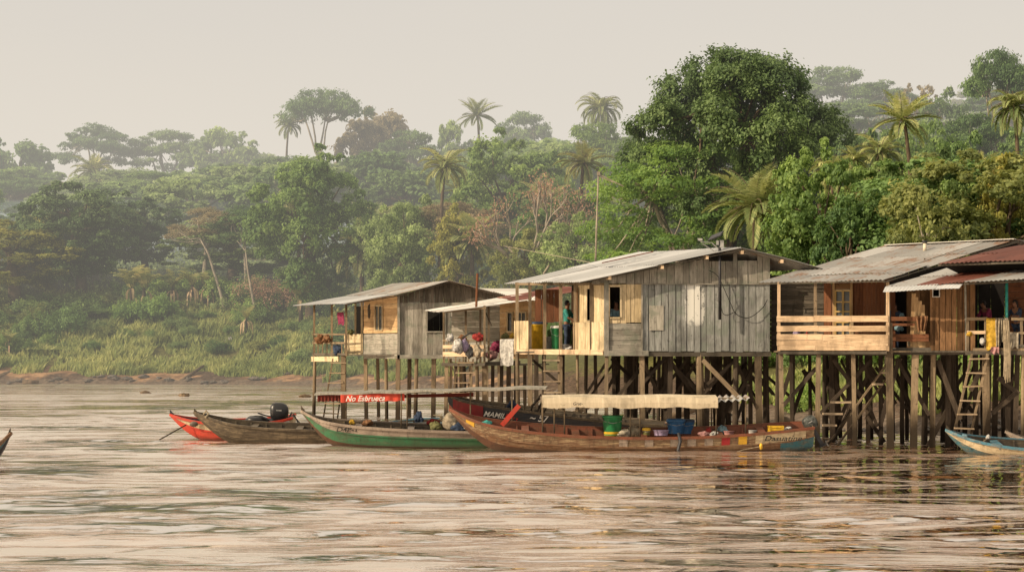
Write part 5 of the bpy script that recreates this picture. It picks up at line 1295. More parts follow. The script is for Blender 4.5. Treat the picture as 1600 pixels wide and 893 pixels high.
sheet('white_roof_strip',[pt(824,470,72.9),pt(874,463.5,72.9),pt(874,457.5,74.4),pt(828,464,74.4)],M['r_white'],h5,seed=86)
mb=MB(); mb.bar(P5.at(692,487,0),P5.at(760,481,0),.06,.07,.3); mb.build('eave_beam',M['w_post'],h5)
mb=MB(); mb.tube([pt(744,483,73.4),pt(746,427,73.4)],.045,6); mb.build('roof_pole',M['w_brown'],h5)
stilts(h5,[(698,74),(745,73.6),(757,73.4)],2.4,'w_post',.18)
stilts(h5,[(784,74.2),(795,75.5),(770,76),(725,77),(806,74.5),(820,76),(712,78)],2.4,'w_postd',.17)
ladder((711,655,72.9),(729,560,72.9),6,.55,'leaning ladder at the cluttered porch of the middle hut')
ladder((866,690,64.9),(861,556,65.6),8,.50,'upright ladder at the left end of the big grey house')
for (x,y,Y,rx,rz,mt,lab,sd) in ((704,532,73.4,.20,.22,'c_white','white rag bundle at the left end of the middle hut rail',31),(716,548,73.0,.28,.36,'c_white','white cloth hanging in folds on the middle hut rail',32),
    (726,547,73.1,.20,.34,'c_lilac','blue and white cloth bunched on the middle hut rail',33),(733,556,73.2,.22,.34,'c_grey','grey bundle low behind the rail of the middle hut',34),
    (748,531,73.3,.34,.22,'c_red','bright red bag on the porch rail of the middle hut',35),(722,531,73.6,.22,.16,'c_brownc','maroon bundle behind the hut rail',36),
    (746,556,73.0,.2,.36,'c_beige','beige sack leaning on the porch rail post',37),(768,560,74,.34,.26,'c_pink','pinkish heap right of the hut porch',38),(776,548,74.5,.34,.3,'c_magenta','dark red heap beside the white hanging sheet',39),
    (790,528,74.2,.22,.16,'c_olive','dark basket on top of the white hanging sheet',40),(801,527,74.2,.16,.14,'c_yellow','small yellow bundle beside the dark basket',41)):
    bundle(x,y,Y,rx,rz,mt,lab,seed=sd,rough=.35)
C5=Plane(780,73.6,812,72.6)
cloth('white_sheet',C5,783,805,530,571,'c_white','white sheet hanging down right of the middle hut porch',folds=3,amp=.05,taper=.1,seed=12)
mb=MB(); a=pt(745,522,73.3); b=pt(779,560,73.6); mb.tube([pt(722,528,73.4),pt(735,519,73.4),pt(749,522,73.4)],.03,5); o=mb.build('bent_pipe',M['black']); tag(o,'dark bent pipe arching over the hut porch','pipe')
mb=MB(); mb.tube([pt(756,482,73.3),pt(768,508,73.3)],.025,5); o=mb.build('prop_stick',M['w_postd']); tag(o,'thin slanting stick under the low white zinc roof','stick')

# ================================================================= people
def person(px, pfeet_z, Y, ht, yaw, shirt, label, lean=0, arm=(.5,.5), hairlen=0, sit=False, bun=False):
    """one skinned body with separate hair, shirt and trousers; faces local -Y"""
    x=(px-CX)*Y/F; e=empty('person',(x,Y,pfeet_z),label,'person',rot=(0,0,yaw)); k=ht/1.7
    ly=-math.sin(lean); hip=Vector((0,0,.9)); ch=Vector((0,ly*.45,.9+.45*math.cos(lean))); nk=Vector((0,ly*.58,.9+.57*math.cos(lean))); hd=Vector((0,ly*.66-.02,.9+.68*math.cos(lean)))
    J=[hip,Vector((0,ly*.2,1.1)),ch,nk,hd,hd+Vector((0,-.005,.11))]; R=[.14,.125,.15,.055,.085,.075]; E=[(0,1),(1,2),(2,3),(3,4),(4,5)]
    def add(p,r,par): J.append(Vector(p)); R.append(r); E.append((par,len(J)-1)); return len(J)-1
    hands=[]
    for sg,a in((-1,arm[0]),(1,arm[1])):
        s=add((sg*.17,ch.y,ch.z+.05),.062,2); el=add((sg*.24,ch.y-.10-.1*a,ch.z-.22+.05*a),.044,s)
        w_=add((sg*(.2-.06*a),ch.y-.2-.2*a,ch.z-.36+.28*a),.03,el); h_=add((sg*(.18-.06*a),ch.y-.28-.2*a,ch.z-.38+.3*a),.028,w_)
        for q in range(4): add((sg*(.18-.06*a)+(q-1.5)*.02,ch.y-.36-.2*a,ch.z-.42+.3*a-.01*abs(q-1)),.0095,h_)
        add((sg*(.14-.06*a),ch.y-.31-.2*a,ch.z-.37+.31*a),.011,h_)
    for sg in(-1,1):
        a=add((sg*.10,0,.84),.09,0); b=add((sg*.11,-.02,.48),.06,a); c=add((sg*.11,.02,.08),.04,b); add((sg*.12,-.13,.03),.035,c)
    def skin(name, idx, grow, mat, cut=None):
        me=bpy.data.meshes.new(name); mp={i:n for n,i in enumerate(idx)}
        me.from_pydata([J[i]*k for i in idx],[(mp[a],mp[b]) for a,b in E if a in mp and b in mp],[])
        o=bpy.data.objects.new(name,me); COL.objects.link(o); o.modifiers.new('s','SKIN'); 
        sv=me.skin_vertices[0].data if me.skin_vertices else None
        if sv is None: return o
        for n,i in enumerate(idx): sv[n].radius=(R[i]*k+grow,(R[i]*(.72 if i in(0,1,2) else 1))*k+grow); sv[n].use_root=(n==0)
        o.modifiers.new('u','SUBSURF').levels=2; o.modifiers['u'].render_levels=2
        dg=bpy.context.evaluated_depsgraph_get(); m2=bpy.data.meshes.new_from_object(o.evaluated_get(dg)); bpy.data.objects.remove(o)
        m2.materials.clear(); m2.materials.append(mat); m2.polygons.foreach_set('use_smooth',[True]*len(m2.polygons))
        o2=bpy.data.objects.new(name,m2); COL.objects.link(o2); o2.parent=e; return o2
    bpy.context.view_layer.update()
    skin('body',list(range(len(J))),0,M['skin'])
    arms=[i for i in range(6,len(J))]; sh=[0,1,2]; 
    for n,i in enumerate(arms):
        if J[i]==J[6] or False: pass
    s1=6; e1=7; s2=6+9; e2=7+9
    skin('shirt',[0,1,2,s1,e1,s2,e2],.018,M[shirt])
    lg=len(J)-8; skin('trousers',[0,lg,lg+1,lg+2,lg+4,lg+5,lg+6],.014,M['c_dkblue'])
    mb=MB(); c=(hd+Vector((0,.012,.075)))*k
    prof=[]; mb.blob(c,.098*k,.108*k,.105*k,3,12,.04)
    if bun: mb.blob(c+Vector((0,.11,.02)),.05,.05,.05,4,8,.05)
    if hairlen: mb.blob(c+Vector((0,.05,-.12)),.085,.06,.14,5,8,.08)
    h_=mb.build('hair',M['hair'],e,smooth=True,local=True)
    for v in h_.data.vertices:   # leave the face free
        if v.co.y<c.y-.03 and v.co.z<c.z+.03: v.co.y=c.y-.03
    mb=MB(); f=(hd+Vector((0,-.092,.045)))*k; mb.blob(f,.012,.018,.022,1,6,.05); mb.build('nose',M['skin'],e,smooth=True,local=True)
    mb=MB(); 
    for sg in(-1,1): mb.blob(f+Vector((sg*.03,.008,.022)),.012,.006,.007,1,6,0)
    mb.build('eyes',M['hair'],e,smooth=True,local=True)
    mb=MB(); mb.blob(f+Vector((0,.006,-.04)),.022,.006,.006,1,6,0); mb.build('mouth',M['p_pink'],e,smooth=True,local=True)
    return e
person(963,2.94,65.0,1.60,.15,'c_lightblue','person in a blue shirt looking out of the sunlit window of the big grey house',arm=(.6,.6))
person(886,2.94,67.3,1.66,1.2,'c_teal','person in a teal shirt standing in the veranda doorway of the big grey house',arm=(.3,.5))
person(1547,2.96,61.6,1.55,-1.1,'c_magenta','person in a dark pink shirt bending over the laundry railing',lean=.45,arm=(.5,.5))
person(1590,2.96,61.2,1.52,-.9,'c_dkblue','person in a blue patterned shirt at the right edge beside the teal post',lean=.2,arm=(.8,.7),hairlen=1)
person(1398,2.96,62.6,1.45,.2,'c_dkblue','person in dark clothes standing in the dark recess between the right houses',arm=(.4,.4))

# ================================================================= boats
def text_part(s, size, mat, parent, loc, rot=(math.pi/2,0,0), shear=0, name='lettering', ext=.004, sx=1):
    cu=bpy.data.curves.new(name,'FONT'); cu.body=s; cu.size=size; cu.shear=shear; cu.extrude=ext; cu.offset=size*.012; cu.resolution_u=3
    o=bpy.data.objects.new(name,cu); COL.objects.link(o); bpy.context.view_layer.update()
    me=bpy.data.meshes.new_from_object(o.evaluated_get(bpy.context.evaluated_depsgraph_get())); bpy.data.objects.remove(o)
    me.materials.clear(); me.materials.append(M[mat]); q=bpy.data.objects.new(name,me); COL.objects.link(q); q.parent=parent; q.location=loc; q.rotation_euler=rot; q.scale=(sx,1,1); return q

def boat(name, Y, st, beam, mats, label, cat='boat', roll=8, yaw=0, ribs=True, seats=(), band=.45, floor_z=.04, trim=None, wl=None, boot=.16):
    """st = rows (px, gunwale py, keel py, half-beam fraction); mats = (bottom, side, top strake, inside, rail)"""
    k=Y/F; cx=(st[0][0]+st[-1][0])/2; X0=(cx-CX)*k; e=empty(name,(X0,Y,0),label,cat,rot=(math.radians(roll),0,math.radians(yaw)))
    # resample
    P=np.array(st,float); n=44; xs=np.linspace(P[0,0],P[-1,0],n); 
    def sm(col):
        v=np.interp(xs,P[:,0],P[:,col]); q=v.copy()
        for _ in range(3): q[1:-1]=.25*q[:-2]+.5*q[1:-1]+.25*q[2:]
        return q
    gz=H-(sm(1)-HY)*k; kz=H-(sm(2)-HY)*k; hb=sm(3)*beam/2; X=(xs-cx)*k
    kz=np.minimum(kz,gz-.03)
    # the rolled near gunwale drops, so lift the section a little
    gz=gz+np.sin(math.radians(roll))*hb*.9
    rows=[]
    for i in range(n):
        g_,k_,b_=gz[i],kz[i],hb[i]; D=g_-k_; kk=k_-.14*min(1,b_/(beam*.35))
        sec=[(0,kk),(b_*.62,kk+.10*D),(b_*.82,k_+boot*D+.02),(b_*.93,k_+D*(1-band)),(b_,g_)]
        rows.append(sec)
    hull=MB()
    def V(i,j,s): return (X[i],s*rows[i][j][0],rows[i][j][1])
    for s in(-1,1):
        for i in range(n-1):
            for j in range(4):
                q=[V(i,j,s),V(i+1,j,s),V(i+1,j+1,s),V(i,j+1,s)]
                if s>0: q=q[::-1]
                hull.face(q,.3+.1*j,[(X[i],j),(X[i+1],j),(X[i+1],j+1),(X[i],j+1)],[0,0,1,2][j])
    # transom
    for j in range(4):
        i=n-1; hull.face([V(i,j,-1),V(i,j,1),V(i,j+1,1),V(i,j+1,-1)],.5,None,[0,0,1,2][j])
    th=.035
    for s in(-1,1):
        for i in range(n-1):
            a=lambda i,j:(X[i],s*max(.0,rows[i][j][0]-th),rows[i][j][1]+(0 if j==4 else .03))
            fz=lambda i:(X[i],0,rows[i][0][1]+.22)
            for q in([a(i,4),a(i+1,4),a(i+1,3),a(i,3)],[a(i,3),a(i+1,3),a(i+1,2),a(i,2)],[a(i,2),a(i+1,2),fz(i+1),fz(i)]): hull.face(q if s<0 else q[::-1],.4,None,3)
            hull.face([V(i,4,s),V(i+1,4,s),a(i+1,4),a(i,4)][::(1 if s>0 else -1)],.6,None,3)
    ho=hull.build('hull',[M[q] for q in mats[:4]],e,smooth=False,local=True)
    for s in(-1,1):
        mb=MB(); 
        for i in range(n-1):
            mb.bar((X[i],s*(rows[i][4][0]+.012),rows[i][4][1]),(X[i+1]+.01,s*(rows[i+1][4][0]+.012),rows[i+1][4][1]),.055,.075,.5)
        mb.build('gunwale',M[mats[4]],e,local=True)
        if trim:
            mb=MB()
            for i in range(n-1):
                mb.bar((X[i],s*(rows[i][3][0]+.010),rows[i][3][1]),(X[i+1]+.01,s*(rows[i+1][3][0]+.010),rows[i+1][3][1]),.03,.04,.5)
            mb.build('rubbing_strip',M[trim],e,local=True)
    if ribs:
        for i in range(5,n-3,3):
            for s in(-1,1):
                mb=MB(); mb.bar((X[i],s*(rows[i][4][0]-.055),rows[i][4][1]-.02),(X[i],s*(rows[i][2][0]-.07),rows[i][2][1]+.03),.05,.045,.5,up=(1,0,0))
                mb.build('rib',M[mats[3]],e,local=True)
    for sx in seats:
        i=int(np.argmin(abs(xs-sx))); mb=MB(); mb.bar((X[i],-rows[i][4][0]+.03,rows[i][4][1]-.07),(X[i],rows[i][4][0]-.03,rows[i][4][1]-.07),.22,.035,.6,up=(0,0,1)); mb.build('seat',M[mats[4]],e,local=True)
    e['_d']=0; del e['_d']
    return e,dict(k=k,cx=cx,X0=X0,Y=Y,rows=rows,xs=xs,X=X,beam=beam,roll=roll)
def side_pt(I, px, frac, off=.012):
    """a point on the near side; frac 0 = strake line, 1 = gunwale"""
    i=int(np.argmin(abs(I['xs']-px))); r=I['rows'][i]; return Vector((I['X'][i],-(r[3][0]+(r[4][0]-r[3][0])*frac)-off,r[3][1]+(r[4][1]-r[3][1])*frac))
def motor(parent, loc, s, mat, yaw=0, tilt=0, big=True):
    """outboard: cowling, leg, clamp, propeller, tiller"""
    m=empty('outboard_motor',loc,'black outboard motor with tall rounded cowl on the red and white boat' if big else 'worn grey outboard motor tilted up on the stern of the long brown boat','outboard motor',rot=(0,tilt,yaw))
    mb=MB(); n=16
    prof=[(0,.0,.20,.15),(.06,0,.25,.17),(.22,0,.27,.18),(.36,-.01,.26,.17),(.45,-.02,.20,.13),(.485,-.02,.10,.07)]
    b=0
    for z,ox,rx,ry in prof:
        for q in range(n):
            t=2*math.pi*q/n; c_=math.cos(t); s_=math.sin(t); sq=lambda v:math.copysign(abs(v)**.6,v)
            mb.v.append((s*(ox+sq(c_)*rx),s*sq(s_)*ry,s*z))
    for i in range(len(prof)-1):
        for q in range(n):
            q2=(q+1)%n; mb.f.append((i*n+q,i*n+q2,(i+1)*n+q2,(i+1)*n+q)); mb.r.append(.5); mb.m.append(0); mb.uv+=[(0,0)]*4
    mb.f.append(tuple(range((len(prof)-1)*n,len(prof)*n))); mb.r.append(.5); mb.m.append(0); mb.uv+=[(0,0)]*n
    mb.build('cowl',M[mat],m,smooth=True,local=True)
    mb=MB(); mb.bar((-.02*s,0,0),(.02*s,0,-.75*s),.15*s,.10*s,.5,up=(0,1,0)); mb.bar((-.1*s,0,-.74*s),(.16*s,0,-.76*s),.10*s,.09*s); mb.build('leg',M['metal_d'],m,local=True)
    mb=MB(); 
    for q in range(3):
        t=q*2.09; mb.bar((.19*s,0,-.76*s),(.2*s,.12*s*math.cos(t),-.76*s+.12*s*math.sin(t)),.07*s,.012,up=(1,0,0))
    mb.build('propeller',M['metal_l'],m,local=True)
    mb=MB(); mb.tube([(-.1*s,0,.05*s),(-.4*s,.02,.1*s),(-.62*s,.03,.16*s)],.022*s,6); mb.box((-.12*s,0,-.12*s),.14*s,.2*s,.22*s); mb.build('tiller',M['metal_d'],m,smooth=False,local=True)
    mb=MB(); mb.box((-.02,-.182*s,.27*s),.16*s,.006,.035*s); mb.build('badge',M['metal_l'],m,local=True)
    return m

M['b_brown']=paint('worn_brown_hull',(.17,.085,.042),(.30,.21,.13),.7,.8); M['b_brown2']=paint('brown_top_strake',(.16,.09,.052),(.38,.29,.17),.8,.8,sc=1.3)
M['b_in']=paint('red_brown_inside',(.20,.065,.035),(.15,.085,.05),.6,.7); M['b_red']=paint('red_hull_paint',(.50,.045,.025),(.3,.15,.1),.25,.3); M['b_cream']=paint('cream_hull_paint',(.55,.45,.29),(.25,.17,.10),.6,.6)
M['b_green']=paint('green_hull_paint',(.035,.145,.065),(.10,.12,.07),.55,.7); M['b_greywood']=paint('grey_bare_strake',(.32,.26,.21),(.14,.11,.09),.6,.5); M['b_dark']=paint('dark_weathered_hull',(.045,.034,.022),(.14,.11,.07),.6,.8)
M['b_dark2']=paint('mossy_dark_strake',(.065,.05,.033),(.20,.155,.10),.7,.8); M['b_blue']=paint('blue_hull_paint',(.035,.14,.18),(.22,.18,.12),.7,.7); M['b_navy']=paint('dark_blue_black_hull',(.03,.035,.045),(.12,.10,.08),.4,.4)
M['b_maroon']=paint('maroon_bow_paint',(.30,.02,.025),(.15,.06,.05),.25,.3); M['b_wet']=paint('wet_hull_bottom',(.10,.045,.025),(.06,.045,.03),.4,.6); M['b_yellow']=paint('yellow_bow_paint',(.62,.36,.03),(.4,.22,.1),.4,.3)
M['b_sky']=paint('light_blue_rail',(.06,.20,.28),(.28,.22,.16),.6,.6); M['b_white']=paint('white_hull_panel',(.62,.6,.54),(.3,.25,.2),.3,.3)

# long brown boat
e4,I4=boat('long_boat',59.2,[(702,637,641,.02),(720,648,660,.22),(745,658,684,.5),(775,665,700,.72),(830,673,706,.92),(900,679,708,1),(1000,682,709,1),(1100,680,708,1),(1180,675,707,.92),(1240,669,705,.75),(1268,666,690,.62)],1.45,['b_wet','b_brown','b_brown2','b_in','b_in'],'long brown river boat with cream awning, yellow bow mark and lettering at its stern',roll=9,seats=(820,905,1010,1120,1190),trim='b_brown',boot=.25)
def patch(e,I,p0,p1,f0,f1,mat,name='painted_panel',off=.016):
    mb=MB(); xs=np.linspace(p0,p1,8)
    for a,b in zip(xs[:-1],xs[1:]):
        mb.face([side_pt(I,a,f0,off),side_pt(I,b,f0,off),side_pt(I,b,f1,off),side_pt(I,a,f1,off)])
    return mb.build(name,M[mat],e,local=True)
def patch_i(e,I,p0,p1,j0,j1,mat,name='painted_panel',off=.014):
    i0=int(np.argmin(abs(I['xs']-p0))); i1=int(np.argmin(abs(I['xs']-p1))); mb=MB()
    for i in range(i0,i1):
        for (a,b) in [(j,j+1) for j in range(j0,j1)]:
            r0,r1=I['rows'][i],I['rows'][i+1]; mb.face([(I['X'][i],-r0[a][0]-off,r0[a][1]),(I['X'][i+1],-r1[a][0]-off,r1[a][1]),(I['X'][i+1],-r1[b][0]-off,r1[b][1]-(.03 if b==4 else 0)),(I['X'][i],-r0[b][0]-off,r0[b][1]-(.03 if b==4 else 0))])
    return mb.build(name,M[mat],e,local=True)
patch_i(e4,I4,722,745,3,4,'b_yellow'); patch_i(e4,I4,1180,1258,3,4,'b_cream'); patch_i(e4,I4,1215,1262,1,3,'b_blue'); patch_i(e4,I4,1145,1165,3,4,'b_yellow')
patch_i(e4,I4,1120,1132,3,4,'b_maroon')
for a in(968,1000,1040,1075,1100): patch_i(e4,I4,a,a+13,3,4,'b_greywood')
p=side_pt(I4,1188,.30,.03); text_part('Dasuatine ~',.22,'dark_txt',e4,p+Vector((0,-.02,0)),rot=(math.radians(84),0,math.radians(1.5)),shear=.3,sx=1.25)
for x,s_ in((750,'x'),(758,'•')): pass
motor(None,at(1270,668,59.2),.8,'motor_grey',yaw=.15,tilt=math.radians(-28),big=False)
mb=MB(); mb.tube([(0,0,0),(.05,-.05,-.25),(-.02,-.08,-.5),(.06,-.05,-.62)],.05,8); o=mb.build('rope_fender',M['rope']); o.location=at(1060,676,58.4); tag(o,'dark rope fender hanging over the side of the long brown boat','fender'); o.data.materials[0]=M['metal_d']
mb=MB(); a=at(1188,697,58.35); mb.tube([a,at(1162,702,58.3),]+[at(1150,706,58.2)],.012,5); o=mb.build('mooring_rope',M['rope']); tag(o,'thin rope trailing into the water from the long brown boat','rope')
mb=MB(); mb.blob((0,0,0),.05,.05,.1,2,8,.1); o=mb.build('float',M['p_yellow'],smooth=True); o.location=at(1189,697,58.35); tag(o,'small yellow float hanging near the stern of the long brown boat','float')
# awning of the brown boat
aw=empty('boat_awning',(at(1000,620,59.3).x,59.3,0),'cream tarpaulin awning on thin poles over the long brown boat','awning')
mb=MB(); n=60; ya,yb=58.6,60.1
def awz(px,ed): 
    z=H-((ed)-HY)*59.3/F; return z+.012*math.sin(px*.05)
cols=[]
for i in range(n+1):
    px=847+(1118-847)*i/n; x=(px-CX)*59.3/F; sk=-0.035*abs(math.sin(i*.27))+random.uniform(-.008,.008)
    cols.append([(x,ya-.02,awz(px,634.5)+sk),(x,ya-.03,awz(px,628)),(x,ya,awz(px,620)),(x,(ya+yb)/2,awz(px,616)),(x,yb,awz(px,619)),(x,yb+.02,awz(px,630))])
for a,b in zip(cols[:-1],cols[1:]):
    i=cols.index(a)
    for j in range(5): mb.face([a[j],b[j],b[j+1],a[j+1]],.4+.3*((i//13)%2),[(i*.1,j*.2),(i*.1+.1,j*.2),(i*.1+.1,j*.2+.2),(i*.1,j*.2+.2)])
mb.build('tarpaulin',M['tarp'],aw,smooth=True)
sheet('corrugated_end',[pt(1114,628,58.6),pt(1172,623,58.6),pt(1166,617,60.2),pt(1112,619,60.2)],M['r_mix'],aw,wl=.2,amp=.04,seed=6)
for x,y0,y in((848,672,634),(866,676,632),(882,678,632),(985,680,630),(1000,680,632),(1119,679,628),(1165,674,620)):
    for d in((-.0,) if x not in(848,1119) else (0,1.35)):
        mb=MB(); a=at(x,y0+4,58.75); b=at(x,y,58.75); mb.tube([a+Vector((0,d,0)),b+Vector((0,d,0))],.022,6); mb.build('pole',M['w_post'],aw)
mb=MB(); mb.bar(pt(846,631,59.3),pt(1170,621,59.3),.05,.05,.5); mb.build('ridge_pole',M['w_post'],aw)
text_part('Grat-',.13,'metal_d',aw,Vector(at(895,632.5,58.45))-Vector(aw.location),rot=(math.pi/2,0,.0),shear=.2)
# cargo of the brown boat
bucket(957,680,59.3,.30,.60,'p_green','green tub standing under the cream awning',rim=1,cat='tub',name='tub',foot='p_yellow')
bucket(1056,677,59.6,.27,.40,'p_blue','left blue tub in the long brown boat',cat='tub',name='tub',lid='p_blue'); bucket(1072,677,59.9,.25,.38,'p_blue','right blue tub touching the other blue tub in the long boat',cat='tub',name='tub',lid='p_dkblue')
bucket(1033,680,59.2,.23,.16,'p_lilac','lilac basin left of the blue tubs',cat='basin',name='basin',handle=False)
bucket(1010,680,59.3,.12,.18,'p_olive','small olive pail between the crate and the lilac basin',lid='p_yellow')
bundle(975,681,59.2,.34,.18,'c_cream','cream sack right of the green tub',seed=51); bundle(990,680,59.5,.30,.24,'c_beige','greyish sack leaning on the cream sack',seed=52)
bundle(1100,681,59.2,.26,.13,'c_pink','pale pink bag right of the blue tubs',seed=53); bundle(1107,680,59.4,.13,.20,'c_red','small red bag beside the pale pink one',seed=54); bundle(1117,681,59.1,.2,.12,'c_white','white bag beside the awning end pole',seed=55); bundle(1128,679,59.5,.22,.24,'c_lightblue','light blue sack next to the white bag in the long boat',seed=56)
bucket(1139,679,59.2,.16,.12,'p_pink','flat pink bowl in the stern half of the long boat',cat='bowl',name='bowl',handle=False); bucket(1176,678,59.2,.13,.12,'p_white','small white bowl in the stern half of the long boat',cat='bowl',name='bowl',handle=False)
def crate(px,py,Y,w,d,h,mat,label):
    p=at(px,py,Y); e=empty('crate',p,label,'crate'); mb=MB()
    for z in(.03,h*.5,h-.03):
        for s in(-1,1): mb.bar((-w/2,s*d/2,z),(w/2,s*d/2,z),.025,h*.24); mb.bar((s*w/2,-d/2,z),(s*w/2,d/2,z),.025,h*.24)
    mb.build('slats',M[mat],e,local=True); mb=MB()
    for a in(-1,1):
        for b in(-1,1): mb.bar((a*w/2,b*d/2,0),(a*w/2,b*d/2,h),.05,.05,up=(0,1,0))
    mb.build('corner_posts',M[mat],e,local=True); mb=MB(); mb.face([(-w/2,-d/2+.01,.02),(w/2,-d/2+.01,.02),(w/2,d/2,.02),(-w/2,d/2,.02)]); mb.face([(-w/2,d/2-.02,0),(w/2,d/2-.02,0),(w/2,d/2-.02,h),(-w/2,d/2-.02,h)]); mb.build('bottom',M[mat],e,local=True)
    return e
crate(1212,676,59.2,.40,.3,.22,'p_yellow','yellow crate on the stern of the long brown boat')
bundle(1232,671,59.2,.16,.08,'c_white','white bag between the yellow crate and the motor',seed=57)
bundle(761,664,59.3,.24,.13,'c_teal','turquoise net bag in the bow of the long brown boat',seed=58)
mb=MB(); mb.bar(at(784,664,59.5),at(811,633,59.5),.14,.04,.5,up=(0,1,0)); o=mb.build('red_paddle_board',M['b_red']); tag(o,'red board leaning up from the bow of the long brown boat','board')

# green boat
e3,I3=boat('long_boat',61.6,[(471,641,643,.02),(486,650,661,.2),(500,656,678,.4),(520,660,692,.62),(560,665,697,.85),(620,669,699,1),(700,672,700,1),(760,674,700,.95),(800,673,698,.7),(820,671,690,.5)],1.45,['b_wet','b_green','b_greywood','b_dark2','b_greywood'],'green river boat with bare grey top strake and long flat awning',roll=6,seats=(560,640,720),trim='b_green',band=.36)
p=side_pt(I3,527,.12,.12); text_part('D4P-1~',.20,'dark_txt',e3,p,rot=(math.radians(86),0,math.radians(-2.5)),shear=.2,sx=1.3)
bundle(703,669,61.4,.36,.44,'rope' if False else 'c_beige','beige heap of netting in the green boat',name='fishing_net',cat='net',seed=61,rough=.15)
random.seed(77); mb=MB()
for k in range(34):
    a=random.random()*6.28; L_=random.uniform(.4,.8); mb.tube([(0,0,.1),(math.cos(a)*.2,math.sin(a)*.15,.35*L_+.15),(math.cos(a)*L_*.6,math.sin(a)*.3,.5*L_+.05)],[.014,.012,.004],4,rnd=random.random())
o=mb.build('dry_fronds',M['rope']); o.location=at(697,668,61.6); tag(o,'spiky dry palm fronds piled on the netting in the green boat','fronds')
bundle(680,671,61.5,.26,.22,'c_olive','brown-green sack left of the netting heap',seed=62); bundle(716,673,61.3,.34,.22,'c_dkblue','dark blue tarp right of the netting heap',seed=63); bundle(729,672,61.3,.26,.2,'c_cream','cream bag beside the dark blue tarp',seed=64)
bundle(677,663,62.2,.3,.16,'c_red','red cloth draped behind the netting heap',seed=65); bundle(575,664,61.6,.26,.14,'c_brownc','dark sack in the front part of the green boat',seed=66); bundle(550,662,61.6,.12,.12,'c_yellow','small yellow bag near the bow of the green boat',seed=67)
# awning A: long thin roof with a red banner
aa=empty('boat_awning',(at(670,612,62).x,62,0),'long thin flat awning with red lettered banner above the green boat','awning')
mb=MB(); A0=[pt(491,617.5,61.4),pt(853,607.5,60.8),pt(856,604,62.4),pt(495,614.5,63.0)]
n=40
for i in range(n):
    f=lambda a,b,t:a.lerp(b,t); u0,u1=i/n,(i+1)/n; wv=lambda u:Vector((0,0,.015*math.sin(u*30)))
    a=f(A0[0],A0[1],u0)+wv(u0); b=f(A0[0],A0[1],u1)+wv(u1); c=f(A0[3],A0[2],u1)+wv(u1); d=f(A0[3],A0[2],u0)+wv(u0); up=Vector((0,0,.05))
    mb.face([a+up,b+up,c+up,d+up],.6,[(i*.2,0),(i*.2+.2,0),(i*.2+.2,1),(i*.2,1)]); mb.face([a,b,b+up,a+up],.7,[(i*.2,0),(i*.2+.2,0),(i*.2+.2,.1),(i*.2,.1)]); mb.face([d,c,b,a],.2,[(0,0)]*4)
mb.build('roof_panel',M['w_grey'],aa)
M['banner']=wood('red_banner_cloth',(.42,.045,.03),(.56,.09,.055),.15,.25); M['banner_d']=wood('dark_red_banner_cloth',(.10,.02,.015),(.15,.03,.02),.2,.2)
def skirt(p0,p1,y0,y1,Yd,mat,name):
    mb=MB(); n=40; C=[]
    for i in range(n+1):
        px=p0+(p1-p0)*i/n; o_=.03*math.sin(i*1.1); C.append((pt(px,y0-(px-491)*.0276,Yd),pt(px,y1-(px-491)*.022+.6*math.sin(i*.8),Yd)+Vector((0,-o_,0))))
    for a,b in zip(C[:-1],C[1:]): mb.face([a[1],b[1],b[0],a[0]],.5,[(a[1].x,0),(b[1].x,0),(b[1].x,.3),(a[1].x,.3)])
    return mb.build(name,M[mat],aa,smooth=True)
skirt(532,632,617.5,629,61.3,'banner','banner'); skirt(496,534,617.5,627,61.45,'banner_d','dark_banner')
text_part('No Esbrueca',.235,'white_txt',aa,Vector(pt(539.5,626.3,61.18))-Vector(aa.location),rot=(math.pi/2,math.radians(-.8),0),shear=.35,sx=.98)
for x,y0,y1,Yd in((627,669,615,61.3),(636,669,614,61.3),(541,663,617,62.8),(521,660,617,61.5),(735,672,612,61.4),(745,672,611,62.6),(800,668,610,61.2),(820,660,609,62.3)):
    mb=MB(); mb.tube([pt(x,y0+3,Yd),pt(x,y1,Yd)],.022,6); mb.build('pole',M['w_post'],aa)
mb=MB(); mb.bar(pt(495,616.5,62),pt(850,606.5,61.7),.05,.06,.4); mb.build('ridge_pole',M['w_dark'],aa)
mb=MB(); mb.face([pt(632,616,61.9),pt(740,613,61.8),pt(740,619,61.8),pt(632,621,61.9)],.5); mb.build('dark_banner',M['banner_d'],aa)

# dark weathered boat
e2,I2=boat('long_boat',64.4,[(304,643,647,.04),(322,650,662,.28),(342,656,678,.5),(365,662,688,.7),(420,668,694,.9),(480,670,695,1),(520,671,695,1),(600,671,694,1),(640,670,690,.7)],1.3,['b_dark','b_dark2','b_dark2','b_dark','b_dark2'],'dark weathered wooden boat with blunt raised bow between the red and the green boat',roll=7,seats=(400,470))
mb=MB(); mb.tube([at(318,647,64.2),at(322,641,64.2),at(326,646,64.2),at(321,652,64)],.03,6); o=mb.build('bow_rope',M['rope']); tag(o,'knotted rope on the raised bow of the dark weathered boat','rope')
